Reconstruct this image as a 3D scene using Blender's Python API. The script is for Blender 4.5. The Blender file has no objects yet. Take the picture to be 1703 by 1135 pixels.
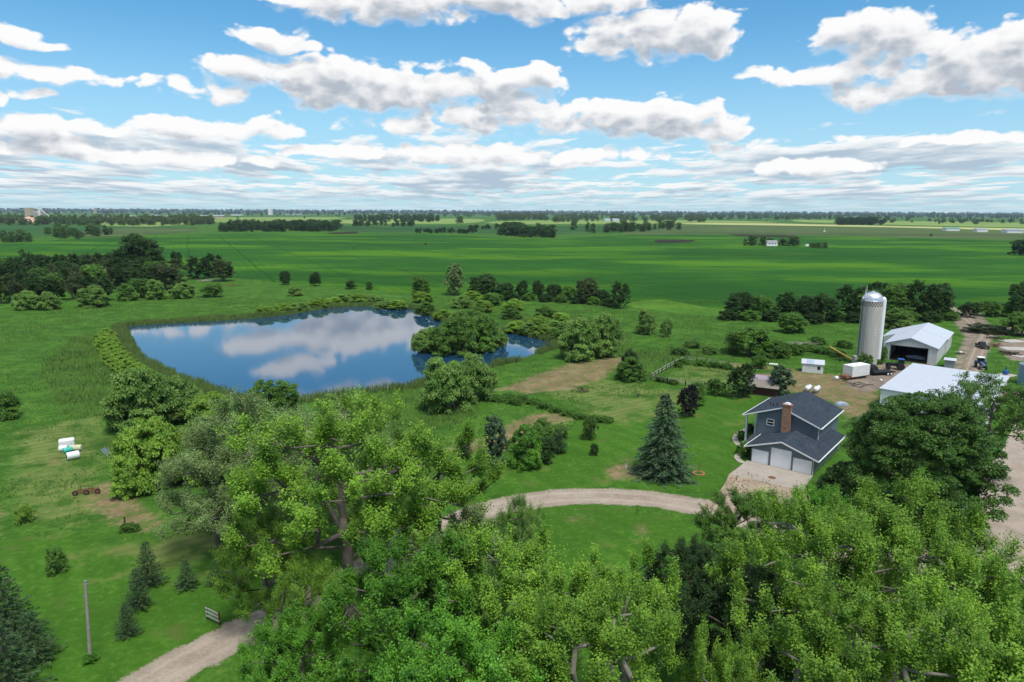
import bpy, math, random
import numpy as np
from mathutils import Vector, Matrix

scene = bpy.context.scene
COL = scene.collection

# ---------------------------------------------------------------- camera
CAM_H, PITCH, ROLL, FOC = 38.0, math.radians(10.75), math.radians(0.25), 1135.0
cam_data = bpy.data.cameras.new("camera")
cam_data.sensor_width = 36.0
cam_data.lens = 36.0 * FOC / 1703.0
cam_data.clip_start = 0.5
cam_data.clip_end = 90000.0
cam = bpy.data.objects.new("camera", cam_data)
COL.objects.link(cam)
cam.matrix_world = (Matrix.Translation((0, 0, CAM_H)) @ Matrix.Rotation(math.radians(90) - PITCH, 4, 'X')
                    @ Matrix.Rotation(ROLL, 4, 'Z'))
scene.camera = cam

# ---------------------------------------------------------------- sun and exposure
SUN_EL, SUN_AZ = math.radians(66), math.radians(152)     # azimuth clockwise from +Y: high, behind the camera to the right
sun_dir = Vector((math.sin(SUN_AZ) * math.cos(SUN_EL), math.cos(SUN_AZ) * math.cos(SUN_EL), math.sin(SUN_EL)))
sd = bpy.data.lights.new("sun", 'SUN')
sd.energy = 3.7
sd.angle = math.radians(18)
sd.color = (1.0, 0.95, 0.86)
sun = bpy.data.objects.new("sun", sd)
COL.objects.link(sun)
sun.rotation_euler = sun_dir.to_track_quat('Z', 'Y').to_euler()
scene.view_settings.view_transform = 'Standard'
scene.view_settings.look = 'None'
scene.view_settings.exposure = 0.25
scene.view_settings.gamma = 1.0

# ---------------------------------------------------------------- node helpers
class NB:
    """Small builder of node expressions."""
    def __init__(self, tree):
        self.t = tree
    def n(self, typ, **kw):
        nd = self.t.nodes.new(typ)
        for k, v in kw.items():
            setattr(nd, k, v)
        return nd
    def put(self, sock, v):
        if isinstance(v, bpy.types.NodeSocket):
            self.t.links.new(v, sock)
        elif v is not None:
            if hasattr(sock.default_value, '__len__') and not hasattr(v, '__len__'):
                v = (v,) * len(sock.default_value)
            if hasattr(v, '__len__') and len(sock.default_value) == 4 and len(v) == 3:
                v = tuple(v) + (1.0,)
            sock.default_value = v
    def m(self, op, a, b=None, c=None, clamp=False):
        nd = self.n('ShaderNodeMath', operation=op, use_clamp=clamp)
        for s, v in zip(nd.inputs, (a, b, c)):
            self.put(s, v)
        return nd.outputs[0]
    def v(self, op, a, b=None, out=0):
        nd = self.n('ShaderNodeVectorMath', operation=op)
        self.put(nd.inputs[0], a)
        if op == 'SCALE':
            self.put(nd.inputs['Scale'], b)
        else:
            self.put(nd.inputs[1], b)
        return nd.outputs['Value'] if op in ('DOT_PRODUCT', 'LENGTH') else nd.outputs[0]
    def xyz(self, x, y, z):
        nd = self.n('ShaderNodeCombineXYZ')
        for s, v in zip(nd.inputs, (x, y, z)):
            self.put(s, v)
        return nd.outputs[0]
    def sep(self, v):
        nd = self.n('ShaderNodeSeparateXYZ')
        self.put(nd.inputs[0], v)
        return nd.outputs
    def noise(self, vec, scale, detail=3.0, rough=0.5, color=False, dist=0.0, dims='3D'):
        nd = self.n('ShaderNodeTexNoise', noise_dimensions=dims)
        self.put(nd.inputs['Vector'], vec)
        self.put(nd.inputs['Scale'], scale)
        nd.inputs['Detail'].default_value = detail
        nd.inputs['Roughness'].default_value = rough
        nd.inputs['Distortion'].default_value = dist
        return nd.outputs['Color' if color else 'Fac']
    def ss(self, x, lo, hi, a=0.0, b=1.0):
        nd = self.n('ShaderNodeMapRange', interpolation_type='SMOOTHSTEP')
        for s, v in zip(nd.inputs, (x, lo, hi, a, b)):
            self.put(s, v)
        return nd.outputs[0]
    def lin(self, x, lo, hi, a=0.0, b=1.0):
        nd = self.n('ShaderNodeMapRange')
        for s, v in zip(nd.inputs, (x, lo, hi, a, b)):
            self.put(s, v)
        return nd.outputs[0]
    def mix(self, f, a, b, blend='MIX'):
        nd = self.n('ShaderNodeMix', data_type='RGBA', blend_type=blend)
        self.put(nd.inputs[0], f)
        self.put(nd.inputs[6], a)
        self.put(nd.inputs[7], b)
        return nd.outputs[2]
    def attr(self, name, out='Fac'):
        nd = self.n('ShaderNodeAttribute', attribute_name=name)
        return nd.outputs[out]

# ---------------------------------------------------------------- sky: clear Nishita sky with cumulus (azimuth, elevation in degrees)
CLOUDS = [
    (-9.5, 15.01, 8.4, 1.2, 2.05, 1), (-2.5, 15.71, 9.7, 1.2, 1.47, 1), (-13.5, 15.43, 4.9, 0.86, 0.96, 1),
    (5.9, 15.92, 5.6, 0.88, 0.97, 0.9), (9.6, 15.4, 2.7, 0.8, 0.65, 0.8), (6.9, 12.94, 3.5, 1.41, 1.44, 1.1),
    (11.0, 13.23, 5.2, 1.79, 1.85, 1.2), (15.3, 12.86, 2.3, 1.69, 1.4, 1.1), (26.2, 12.19, 3.6, 1.67, 1.32, 1.1),
    (22.9, 9.94, 5.5, 0.89, 0.98, 0.9), (30.5, 9.8, 5.7, 2.18, 1.77, 1), (34.5, 9.58, 4.2, 2.59, 2.22, 1),
    (28.5, 8.43, 5.2, 0.94, 1.2, 0.9), (18.7, 10.08, 1.7, 0.33, 0.33, 0.6), (-19.9, 9.73, 3.0, 1.32, 1.26, 1),
    (-13.8, 9.47, 6.3, 1.96, 1.92, 1.2), (-7.8, 9.24, 5.6, 1.57, 1.61, 1.1), (-1.6, 9.52, 4.8, 1.49, 1.07, 1),
    (0.9, 9.98, 3.0, 1.23, 1.16, 1.1), (-22.3, 8.58, 2.0, 0.75, 0.75, 0.7), (12.3, 6.86, 6.9, 1.42, 1.9, 1.2),
    (16.6, 6.61, 2.8, 1.31, 1.42, 1.1), (4.7, 7.28, 7.2, 1.35, 1.65, 1), (-2.1, 7.54, 6.7, 1.17, 1.37, 0.9),
    (-7.4, 6.56, 6.2, 0.64, 0.92, 0.6), (-18.7, 12.51, 2.8, 0.8, 0.65, 0.8), (-16.1, 11.95, 2.4, 0.37, 0.37, 0.7),
    (-34.3, 10.89, 1.5, 0.64, 0.36, 0.8), (-32.3, 10.67, 2.5, 0.33, 0.33, 0.6), (-33.9, 8.77, 4.0, 0.74, 0.82, 0.8),
    (-33.6, 7.38, 1.3, 0.38, 0.38, 0.7), (-35.5, 6.99, 0.8, 0.52, 0.45, 0.7), (-25.8, 8.74, 2.3, 0.72, 0.57, 0.45),
    (-34.2, 5.52, 2.5, 0.77, 0.69, 0.9), (-30.2, 5.42, 2.5, 0.32, 0.4, 0.7), (-23.9, 5.77, 6.1, 0.84, 0.85, 1),
    (-18.9, 6.04, 2.6, 0.96, 0.88, 1), (-3.1, 4.3, 7.3, 0.75, 0.94, 1), (-14.0, 4.58, 4.1, 0.45, 0.55, 0.8),
    (33.4, 4.79, 4.7, 0.35, 0.55, 0.6), (25.1, 5.45, 1.1, 0.34, 0.3, 0.5), (22.8, 3.46, 4.2, 0.7, 0.79, 1),
    (18.2, 5.15, 3.9, 0.44, 0.44, 0.6), (-4.5, 11.24, 5.2, 0.39, 0.39, 0.45), (-32.7, 4.14, 5.9, 0.71, 0.8, 1),
    (-25.3, 3.72, 6.4, 0.6, 0.6, 0.9), (34.9, 6.42, 1.9, 0.38, 0.38, 0.6), (7.6, 4.31, 5.7, 0.56, 0.66, 0.8),
]
world = bpy.data.worlds.new("World")
scene.world = world
world.use_nodes = True
wt = world.node_tree
wt.nodes.clear()
wb = NB(wt)

def cloud_group():
    g = bpy.data.node_groups.new("cumulus_density", 'ShaderNodeTree')
    g.interface.new_socket("P", in_out='INPUT', socket_type='NodeSocketVector')
    g.interface.new_socket("D", in_out='OUTPUT', socket_type='NodeSocketFloat')
    b = NB(g)
    gi, go = b.n('NodeGroupInput'), b.n('NodeGroupOutput')
    p0 = gi.outputs[0]
    w1 = b.v('SUBTRACT', b.noise(p0, 0.22, 1.0, 0.5, True, dims='2D'), (0.5, 0.5, 0.5))
    p = b.v('ADD', p0, b.v('MULTIPLY', w1, (3.2, 1.3, 0)))
    acc = None
    for az, el, hw, up, dn, amp in CLOUDS:
        q = b.v('MULTIPLY', b.v('SUBTRACT', p, (az, el, 0)), (1.0 / (hw * 1.08), 1.0 / (up * 1.12), 0))
        q = b.v('MINIMUM', q, b.v('MULTIPLY', q, (1.0, up / dn * 1.05, 1.0)))
        f = b.m('MULTIPLY_ADD', b.v('DOT_PRODUCT', q, q), -amp, amp)
        acc = f if acc is None else b.m('SMOOTH_MAX', acc, f, 0.25)
    acc = b.m('MAXIMUM', acc, -0.8)
    pn = b.v('ADD', b.v('MULTIPLY', p0, (1.0, 1.7, 1.0)), b.v('SCALE', w1, 1.2))
    n1 = b.noise(pn, 0.3, 6.0, 0.5, dims='2D')
    vo = b.n('ShaderNodeTexVoronoi', voronoi_dimensions='2D', feature='SMOOTH_F1')
    b.put(vo.inputs['Vector'], b.v('ADD', pn, b.v('SCALE', w1, 0.6)))
    vo.inputs['Scale'].default_value = 0.55
    vo.inputs['Detail'].default_value = 2.0
    vo.inputs['Roughness'].default_value = 0.45
    vo.inputs['Smoothness'].default_value = 0.35
    bil = b.m('SUBTRACT', 0.42, vo.outputs['Distance'])
    d = b.m('ADD', b.m('MULTIPLY', acc, 0.75), b.m('ADD', b.m('MULTIPLY', b.m('SUBTRACT', n1, 0.5), 1.5), b.m('MULTIPLY', bil, 0.6)))
    g.links.new(b.m('ADD', d, 0.15), go.inputs[0])
    return g

def deck_group():
    """Receding deck of small cumulus: noise on a horizontal plane, so it flattens into bands towards the horizon."""
    g = bpy.data.node_groups.new("cloud_deck_density", 'ShaderNodeTree')
    g.interface.new_socket("P", in_out='INPUT', socket_type='NodeSocketVector')
    g.interface.new_socket("D", in_out='OUTPUT', socket_type='NodeSocketFloat')
    b = NB(g)
    gi, go = b.n('NodeGroupInput'), b.n('NodeGroupOutput')
    s = b.sep(gi.outputs[0])
    az = b.m('RADIANS', s[0])
    el = b.m('MAXIMUM', s[1], 0.15)
    dist = b.m('DIVIDE', 57.3, b.m('ADD', el, 1.9))
    pl = b.xyz(b.m('MULTIPLY', b.m('SINE', az), b.m('MULTIPLY', dist, 1.7)), b.m('MULTIPLY', b.m('COSINE', az), dist), 3.7)
    big = b.noise(pl, 0.2, 1.0, 0.5, dims='2D')
    n = b.noise(pl, 0.75, 5.0, 0.55, dims='2D')
    d = b.m('ADD', b.m('MULTIPLY', b.m('SUBTRACT', n, 0.5), 2.6), b.m('MULTIPLY', b.m('SUBTRACT', big, 0.5), 1.2))
    d = b.m('ADD', d, b.ss(s[1], 8.0, 4.2, -0.70, 0.34))
    g.links.new(d, go.inputs[0])
    return g

def gcall(b, grp, vec):
    nd = b.n('ShaderNodeGroup', node_tree=grp)
    b.put(nd.inputs[0], vec)
    return nd.outputs[0]

tc = wb.n('ShaderNodeTexCoord').outputs['Generated']
dx, dy, dz = wb.sep(wb.v('NORMALIZE', tc))
az = wb.m('DEGREES', wb.m('ARCTAN2', dx, dy))
el = wb.m('DEGREES', wb.m('ARCSINE', dz))
P = wb.xyz(az, el, 0.0)
sky = wb.n('ShaderNodeTexSky', sky_type='NISHITA')
sky.sun_disc = False
sky.sun_elevation = SUN_EL
sky.sun_rotation = SUN_AZ
sky.altitude = 300
sky.air_density = 1.0
sky.dust_density = 0.6
sky.ozone_density = 1.5
BG = 0.086
skyc = wb.mix(1.0, sky.outputs[0], (0.68, 1.30, 1.50), 'MULTIPLY')
# pale moisture in the lowest degrees of sky
skyc = wb.mix(wb.ss(el, 15.0, 0.0, 0.0, 0.72), skyc, (5.2, 7.2, 8.8))
G1, G2 = cloud_group(), deck_group()
clear = skyc
# receding deck
dd = gcall(wb, G2, P)
dd_up = gcall(wb, G2, wb.v('ADD', P, (-0.1, 0.4, 0)))
da = wb.m('MULTIPLY', wb.ss(dd, -0.02, 0.30, 0.0, 0.95), wb.ss(el, 0.0, 1.8, 0.35, 1.0))
dl = wb.ss(dd_up, -0.1, 0.8, 1.0, 0.0)
dl = wb.m('MULTIPLY', dl, wb.ss(el, 0.2, 2.2, 0.7, 1.0))
dcol = wb.mix(dl, (4.3, 5.4, 6.5), (9.2, 9.4, 9.5))
skyc = wb.mix(da, skyc, dcol)
# placed cumulus
cd = gcall(wb, G1, P)
cd_up = gcall(wb, G1, wb.v('ADD', P, (0.2, 1.0, 0)))
low = wb.ss(wb.m('SUBTRACT', cd_up, cd), -0.15, 0.5)
ca = wb.ss(cd, wb.m('MULTIPLY', low, -0.12), wb.m('MULTIPLY_ADD', low, 0.45, 0.30))
sh1 = wb.ss(cd_up, -0.1, 1.15)
sh2 = wb.ss(wb.m('SUBTRACT', cd_up, cd), -0.55, 0.45)
thin = wb.ss(cd, 0.05, 0.6)
shade = wb.m('MULTIPLY', wb.m('ADD', wb.m('MULTIPLY', sh1, 0.74), wb.m('MULTIPLY', sh2, 0.34)), wb.m('MULTIPLY_ADD', thin, 0.65, 0.35), clamp=True)
ccol = wb.mix(shade, (9.6, 9.6, 9.65), (4.5, 5.0, 5.7))
skyc = wb.mix(ca, skyc, ccol)
bg = wb.n('ShaderNodeBackground')
wt.links.new(skyc, bg.inputs['Color'])
bg.inputs['Strength'].default_value = BG
# the rest of the dome: the same sky with plain scattered cumulus
uv = wb.xyz(wb.m('DIVIDE', dx, wb.m('ADD', wb.m('MAXIMUM', dz, 0.0), 0.12)), wb.m('DIVIDE', dy, wb.m('ADD', wb.m('MAXIMUM', dz, 0.0), 0.12)), 0.0)
hc = wb.ss(wb.noise(uv, 1.1, 4.0, 0.55, dims='2D'), 0.44, 0.6)
bg2 = wb.n('ShaderNodeBackground')
wt.links.new(wb.mix(hc, clear, (8.2, 8.3, 8.5)), bg2.inputs['Color'])
bg2.inputs['Strength'].default_value = BG
far_part = wb.m('MAXIMUM', wb.ss(wb.m('ABSOLUTE', az), 50.0, 60.0), wb.ss(el, 20.0, 27.0))
far_part = wb.m('MAXIMUM', far_part, wb.m('LESS_THAN', el, -1.0))
wmix = wb.n('ShaderNodeMixShader')
wt.links.new(far_part, wmix.inputs[0])
wt.links.new(bg.outputs[0], wmix.inputs[1])
wt.links.new(bg2.outputs[0], wmix.inputs[2])
world.cycles.sampling_method = 'MANUAL'
world.cycles.sample_map_resolution = 512
wo = wb.n('ShaderNodeOutputWorld')
wt.links.new(wmix.outputs[0], wo.inputs['Surface'])

# ---------------------------------------------------------------- geometry helpers
CP, SP_, CR, SR = math.cos(PITCH), math.sin(PITCH), math.cos(ROLL), math.sin(ROLL)
_f = np.array([0, CP, -SP_]); _r0 = np.array([1.0, 0, 0]); _u0 = np.array([0, SP_, CP])
_r = CR * _r0 + SR * _u0
_u = -SR * _r0 + CR * _u0

def ray(x, y):
    return (x - 851.5) / FOC * _r - (y - 567.5) / FOC * _u + _f

def G(x, y, z=0.0):
    """Ground point seen at photo position (x, y)."""
    d = ray(x, y)
    return np.array([0, 0, CAM_H]) + d * ((z - CAM_H) / d[2])

def at_dist(x, y, fwd):
    d = ray(x, y)
    return np.array([0, 0, CAM_H]) + d * (fwd / d[1])

def mesh_np(name, V, F, mats=(), smooth=False, fmat=None):
    V = np.asarray(V, np.float32).reshape(-1, 3)
    F = np.asarray(F, np.int32)
    me = bpy.data.meshes.new(name)
    n, k = F.shape
    me.vertices.add(len(V)); me.vertices.foreach_set('co', V.ravel())
    me.loops.add(n * k); me.loops.foreach_set('vertex_index', F.ravel())
    me.polygons.add(n)
    me.polygons.foreach_set('loop_start', np.arange(0, n * k, k, dtype=np.int32))
    me.polygons.foreach_set('loop_total', np.full(n, k, np.int32))
    if smooth:
        me.polygons.foreach_set('use_smooth', np.ones(n, bool))
    for m in mats:
        me.materials.append(m)
    if fmat is not None:
        me.polygons.foreach_set('material_index', np.asarray(fmat, np.int32))
    me.update(calc_edges=True)
    return me

def link(o, parent=None):
    COL.objects.link(o)
    if parent is not None:
        o.parent = parent
    return o

def tag(o, label=None, cat=None, group=None, kind=None):
    if label: o['label'] = label
    if cat: o['category'] = cat
    if group: o['group'] = group
    if kind: o['kind'] = kind
    return o

def empty(name, loc, rz=0.0, label=None, cat=None, group=None):
    o = bpy.data.objects.new(name, None)
    o.empty_display_size = 0.5
    link(o)
    o.location = loc
    o.rotation_euler = (0, 0, rz)
    return tag(o, label, cat, group)

class MB:
    """Collects boxes, prisms and tubes into one mesh."""
    def __init__(self):
        self.v, self.f = [], []
    def add(self, vs, fs):
        b = len(self.v)
        self.v += [tuple(map(float, p)) for p in vs]
        self.f += [tuple(b + i for i in q) for q in fs]
        return self
    def box(self, x0, x1, y0, y1, z0, z1):
        return self.hexa([(x0, y0, z0), (x1, y0, z0), (x1, y1, z0), (x0, y1, z0), (x0, y0, z1), (x1, y0, z1), (x1, y1, z1), (x0, y1, z1)])
    def hexa(self, p):
        return self.add(p, [(3, 2, 1, 0), (4, 5, 6, 7), (0, 1, 5, 4), (1, 2, 6, 5), (2, 3, 7, 6), (3, 0, 4, 7)])
    def prism(self, poly, y0, y1):
        """poly of (x, z), extruded along y."""
        n = len(poly)
        vs = [(x, y0, z) for x, z in poly] + [(x, y1, z) for x, z in poly]
        fs = [tuple(range(n)), tuple(range(2 * n - 1, n - 1, -1))]
        fs += [((i + 1) % n, i, n + i, n + (i + 1) % n) for i in range(n)]
        return self.add(vs, fs)
    def slab(self, a, b, c, d, t):
        """a quad thickened by t along its normal."""
        a, b, c, d = map(np.array, (a, b, c, d))
        nn = np.cross(b - a, d - a).astype(float); nn /= np.linalg.norm(nn)
        return self.hexa([a - nn * t, b - nn * t, c - nn * t, d - nn * t, a, b, c, d])
    def tube(self, p, q, r0, r1=None, n=8, cap=True):
        r1 = r0 if r1 is None else r1
        p, q = np.array(p, float), np.array(q, float)
        d = q - p; d /= np.linalg.norm(d)
        a = np.cross(d, (0, 0, 1.0)) if abs(d[2]) < 0.9 else np.cross(d, (1.0, 0, 0))
        a /= np.linalg.norm(a); b = np.cross(d, a)
        an = [2 * math.pi * i / n for i in range(n)]
        vs = [p + r0 * (math.cos(t) * a + math.sin(t) * b) for t in an] + [q + r1 * (math.cos(t) * a + math.sin(t) * b) for t in an]
        fs = [(i, (i + 1) % n, n + (i + 1) % n, n + i) for i in range(n)]
        if cap:
            fs += [tuple(range(n - 1, -1, -1)), tuple(range(n, 2 * n))]
        return self.add(vs, fs)
    def lathe(self, prof, c=(0, 0, 0), n=24, axis='z'):
        """prof of (radius, height)."""
        vs, fs = [], []
        for r, h in prof:
            for i in range(n):
                t = 2 * math.pi * i / n
                p = (r * math.cos(t), r * math.sin(t), h)
                if axis == 'x': p = (p[2], p[0], p[1])
                if axis == 'y': p = (p[0], p[2], p[1])
                vs.append((p[0] + c[0], p[1] + c[1], p[2] + c[2]))
        for k in range(len(prof) - 1):
            for i in range(n):
                fs.append((k * n + i, k * n + (i + 1) % n, (k + 1) * n + (i + 1) % n, (k + 1) * n + i))
        fs.append(tuple(range(n - 1, -1, -1)))
        fs.append(tuple((len(prof) - 1) * n + i for i in range(n)))
        return self.add(vs, fs)
    def build(self, name, mat, parent=None, bevel=0.0, smooth=False):
        me = bpy.data.meshes.new(name)
        me.from_pydata(self.v, [], self.f)
        for m in (mat if isinstance(mat, (list, tuple)) else [mat]):
            me.materials.append(m)
        if smooth:
            me.shade_smooth() if hasattr(me, 'shade_smooth') else None
        o = link(bpy.data.objects.new(name, me), parent)
        if bevel:
            mo = o.modifiers.new('bevel', 'BEVEL'); mo.width = bevel; mo.segments = 2
        if smooth:
            mo = o.modifiers.new('norm', 'EDGE_SPLIT'); mo.split_angle = math.radians(40)
        return o

def poly_sd(px, py, poly):
    """signed distance, positive inside."""
    poly = np.asarray(poly, float)[:, :2]
    d2 = np.full(px.shape, 1e18)
    ins = np.zeros(px.shape, bool)
    n = len(poly)
    for i in range(n):
        x0, y0 = poly[i]; x1, y1 = poly[(i + 1) % n]
        ex, ey = x1 - x0, y1 - y0
        L = ex * ex + ey * ey + 1e-12
        t = np.clip(((px - x0) * ex + (py - y0) * ey) / L, 0, 1)
        d2 = np.minimum(d2, (px - x0 - t * ex) ** 2 + (py - y0 - t * ey) ** 2)
        c = ((y0 > py) != (y1 > py)) & (px < (x1 - x0) * (py - y0) / (y1 - y0 + 1e-12) + x0)
        ins ^= c
    d = np.sqrt(d2)
    return np.where(ins, d, -d)

def GP(pts, z=0.0):
    return np.array([G(x, y, z) for x, y in pts])

def smooth_poly(P, sub=6, closed=True):
    P = np.asarray(P, float)
    n = len(P); out = []
    for i in range(n if closed else n - 1):
        p0, p1, p2, p3 = (P[(i + k) % n] if closed else P[min(max(i + k, 0), n - 1)] for k in (-1, 0, 1, 2))
        for j in range(sub):
            t = j / sub
            out.append(0.5 * ((2 * p1) + (-p0 + p2) * t + (2 * p0 - 5 * p1 + 4 * p2 - p3) * t * t + (-p0 + 3 * p1 - 3 * p2 + p3) * t ** 3))
    if not closed:
        out.append(P[-1])
    return np.array(out)

# ---------------------------------------------------------------- materials
MAT = {}
def material(name):
    m = bpy.data.materials.new(name)
    m.use_nodes = True
    nt = m.node_tree
    nt.nodes.clear()
    b = NB(nt)
    out = b.n('ShaderNodeOutputMaterial')
    MAT[name] = m
    return m, b, out

def geo_pos(b):
    return b.n('ShaderNodeNewGeometry').outputs['Position']

def plain(name, col, rough=0.6, var=0.15, scale=1.5, metal=0.0, spec=0.4, bump=0.0, bscale=20.0, dirt=None):
    """Painted or weathered surface: base colour with soft blotches and fine grain."""
    m, b, out = material(name)
    co = b.n('ShaderNodeTexCoord').outputs['Object']
    n = b.noise(co, scale, 5.0, 0.6)
    n2 = b.noise(co, scale * 9, 3.0, 0.6)
    f = b.m('ADD', b.m('MULTIPLY', n, 0.7), b.m('MULTIPLY', n2, 0.3))
    c = tuple(col)
    lo = tuple(x * (1 - var) for x in c); hi = tuple(min(1, x * (1 + var)) for x in c)
    colr = b.mix(b.lin(f, 0.3, 0.7), lo, hi)
    if dirt:
        colr = b.mix(b.ss(b.noise(co, scale * 1.7, 6.0, 0.7), 0.52, 0.7), colr, dirt)
    p = b.n('ShaderNodeBsdfPrincipled')
    b.put(p.inputs['Base Color'], colr)
    p.inputs['Roughness'].default_value = rough
    p.inputs['Metallic'].default_value = metal
    p.inputs['Specular IOR Level'].default_value = spec
    if bump:
        bn = b.n('ShaderNodeBump')
        bn.inputs['Strength'].default_value = bump
        bn.inputs['Distance'].default_value = 0.03
        b.put(bn.inputs['Height'], b.noise(co, bscale, 4.0, 0.6))
        b.put(p.inputs['Normal'], bn.outputs[0])
    b.t.links.new(p.outputs[0], out.inputs[0])
    return m

def leaf_mat(name, dark, light, transl=0.35, up=0.4, rough=0.5):
    m, b, out = material(name)
    g = b.n('ShaderNodeNewGeometry')
    oi = b.n('ShaderNodeObjectInfo')
    co = b.n('ShaderNodeTexCoord').outputs['Object']
    n = b.noise(co, 0.6, 3.0, 0.6)
    f = b.m('ADD', b.m('MULTIPLY', g.outputs['Random Per Island'], 0.28), b.m('MULTIPLY', b.lin(n, 0.36, 0.64), 0.72), clamp=True)
    col = b.mix(f, dark, light)
    k = b.lin(oi.outputs['Random'], 0.0, 1.0, 0.82, 1.18)
    col = b.mix(1.0, col, b.xyz(k, k, b.m('MULTIPLY', k, 0.95)), 'MULTIPLY')
    p = b.n('ShaderNodeBsdfPrincipled')
    b.put(p.inputs['Base Color'], col)
    p.inputs['Roughness'].default_value = rough
    p.inputs['Specular IOR Level'].default_value = 0.25
    nrm = b.v('NORMALIZE', b.v('ADD', g.outputs['Normal'], (0.0, 0.0, up)))
    b.put(p.inputs['Normal'], nrm)
    t = b.n('ShaderNodeBsdfTranslucent')
    b.put(t.inputs['Color'], b.mix(1.0, col, (1.25, 1.3, 0.7), 'MULTIPLY'))
    mx = b.n('ShaderNodeMixShader')
    mx.inputs[0].default_value = transl
    b.t.links.new(p.outputs[0], mx.inputs[1])
    b.t.links.new(t.outputs[0], mx.inputs[2])
    b.t.links.new(mx.outputs[0], out.inputs[0])
    return m

def finish(b, out, col, rough=0.9, spec=0.15, normal=None):
    p = b.n('ShaderNodeBsdfPrincipled')
    b.put(p.inputs['Base Color'], col)
    b.put(p.inputs['Roughness'], rough)
    p.inputs['Specular IOR Level'].default_value = spec
    if normal is not None:
        b.put(p.inputs['Normal'], normal)
    b.t.links.new(p.outputs[0], out.inputs[0])
    return p

# ---------------------------------------------------------------- zones of the ground (outlines of what grows there)
WATER_Z = -0.3
POND = GP([(212, 544), (300, 537), (390, 532), (470, 525), (520, 517), (560, 512), (610, 510), (650, 511), (690, 515), (716, 526), (745, 540), (775, 549),
           (835, 553), (872, 559), (905, 567), (920, 575), (900, 584), (870, 596), (830, 606), (790, 614), (735, 626), (690, 640), (640, 649),
           (590, 656), (540, 662), (490, 668), (440, 668), (390, 657), (335, 641), (285, 621), (255, 606), (236, 592), (222, 575), (215, 560)], WATER_Z)
POND = smooth_poly(POND, 4)
ISLAND = smooth_poly(GP([(686, 568), (692, 580), (715, 586), (750, 586), (790, 582), (828, 577), (842, 566), (825, 557), (780, 555), (735, 556), (700, 560)], WATER_Z), 4)
LAWNS = [
    [(-300, 915), (100, 890), (270, 897), (400, 885), (560, 880), (640, 900), (560, 985), (420, 1035), (300, 1095), (180, 1140), (60, 1300), (-300, 1300)],
    [(640, 800), (760, 800), (830, 770), (905, 742), (962, 706), (1060, 670), (1150, 650), (1215, 650), (1262, 658), (1272, 690), (1240, 715), (1228, 765), (1195, 822), (1000, 809), (830, 826), (700, 880)],
    [(800, 870), (880, 848), (980, 840), (1150, 866), (1210, 905), (1110, 1000), (900, 1020), (780, 960)],
    [(1360, 800), (1480, 770), (1655, 740), (1622, 790), (1640, 900), (1500, 930), (1400, 880)],
]
DRY = [
    [(822, 648), (870, 628), (940, 604), (1030, 591), (1052, 600), (1010, 630), (960, 648), (880, 658)],
    [(1225, 622), (1330, 616), (1420, 625), (1472, 632), (1462, 690), (1400, 702), (1385, 672), (1300, 650)],
    [(810, 722), (870, 688), (930, 684), (1010, 698), (950, 700), (900, 716), (850, 752), (700, 766), (640, 770)],
    [(925, 857), (985, 853), (985, 869), (935, 873)],
    [(1055, 878), (1086, 876), (1078, 900), (1060, 912)],
    [(128, 838), (172, 792), (214, 800), (285, 872), (240, 892), (172, 876)],
    [(70, 765), (105, 752), (112, 768), (90, 790)],
    [(-30, 860), (0, 830), (18, 850), (10, 890), (-20, 900)],
    [(985, 778), (1040, 764), (1100, 785), (1060, 803), (1010, 798)],
    [(1150, 597), (1250, 606), (1330, 612), (1330, 618), (1230, 614)],
]
HAY = [
    [(950, 664), (1010, 640), (1110, 650), (1150, 644), (1120, 690), (1030, 702), (980, 690)],
    [(1104, 630), (1150, 607), (1245, 616), (1230, 640), (1140, 638)],
    [(860, 640), (960, 625), (1080, 640), (1060, 660), (940, 668)],
    [(160, 905), (330, 880), (420, 900), (260, 960)],
    [(20, 720), (160, 690), (180, 860), (120, 880), (30, 860)],
]
DIRT = [
    [(1570, 640), (1588, 600), (1604, 560), (1578, 527), (1600, 512), (1630, 520), (1648, 542), (1720, 546), (1720, 554), (1655, 560), (1640, 600), (1618, 650)],
    [(1405, 622), (1470, 604), (1560, 606), (1495, 640), (1440, 656), (1400, 640)],
    [(1650, 570), (1720, 560), (1730, 600), (1680, 600)],
]
TALL = [
    [(520, 676), (700, 640), (790, 672), (800, 690), (700, 735), (640, 775), (560, 770), (500, 720)],
    [(120, 560), (210, 545), (235, 600), (330, 650), (200, 700), (100, 690), (60, 620)],
    [(960, 600), (1060, 585), (1200, 575), (1150, 600), (1085, 628), (1010, 600)],
    [(820, 525), (960, 520), (1060, 560), (1040, 590), (960, 596), (890, 560)],
]
# a cut crop strip behind the house lawn etc. get their own look from these distance fields
gx = np.concatenate([-np.geomspace(30000, 186, 46), np.arange(-185, 185.5, 1.0), np.geomspace(186, 30000, 46)])
gy = np.concatenate([40 - np.geomspace(2500, 1.0, 26), np.arange(40, 332.5, 1.0), 332 + np.geomspace(1.2, 30000, 90)])
GX, GY = np.meshgrid(gx, gy)
nx, ny = len(gx), len(gy)

def zone_sd(polys, X, Y, lim=6.0, z=0.0):
    res = np.full(X.shape, -lim)
    for p in polys:
        P = GP(p, z)
        lo, hi = P[:, :2].min(0) - lim, P[:, :2].max(0) + lim
        k = (X > lo[0]) & (X < hi[0]) & (Y > lo[1]) & (Y < hi[1])
        if k.any():
            res[k] = np.maximum(res[k], poly_sd(X[k], Y[k], P))
    return np.clip(res, -lim, lim)

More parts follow.
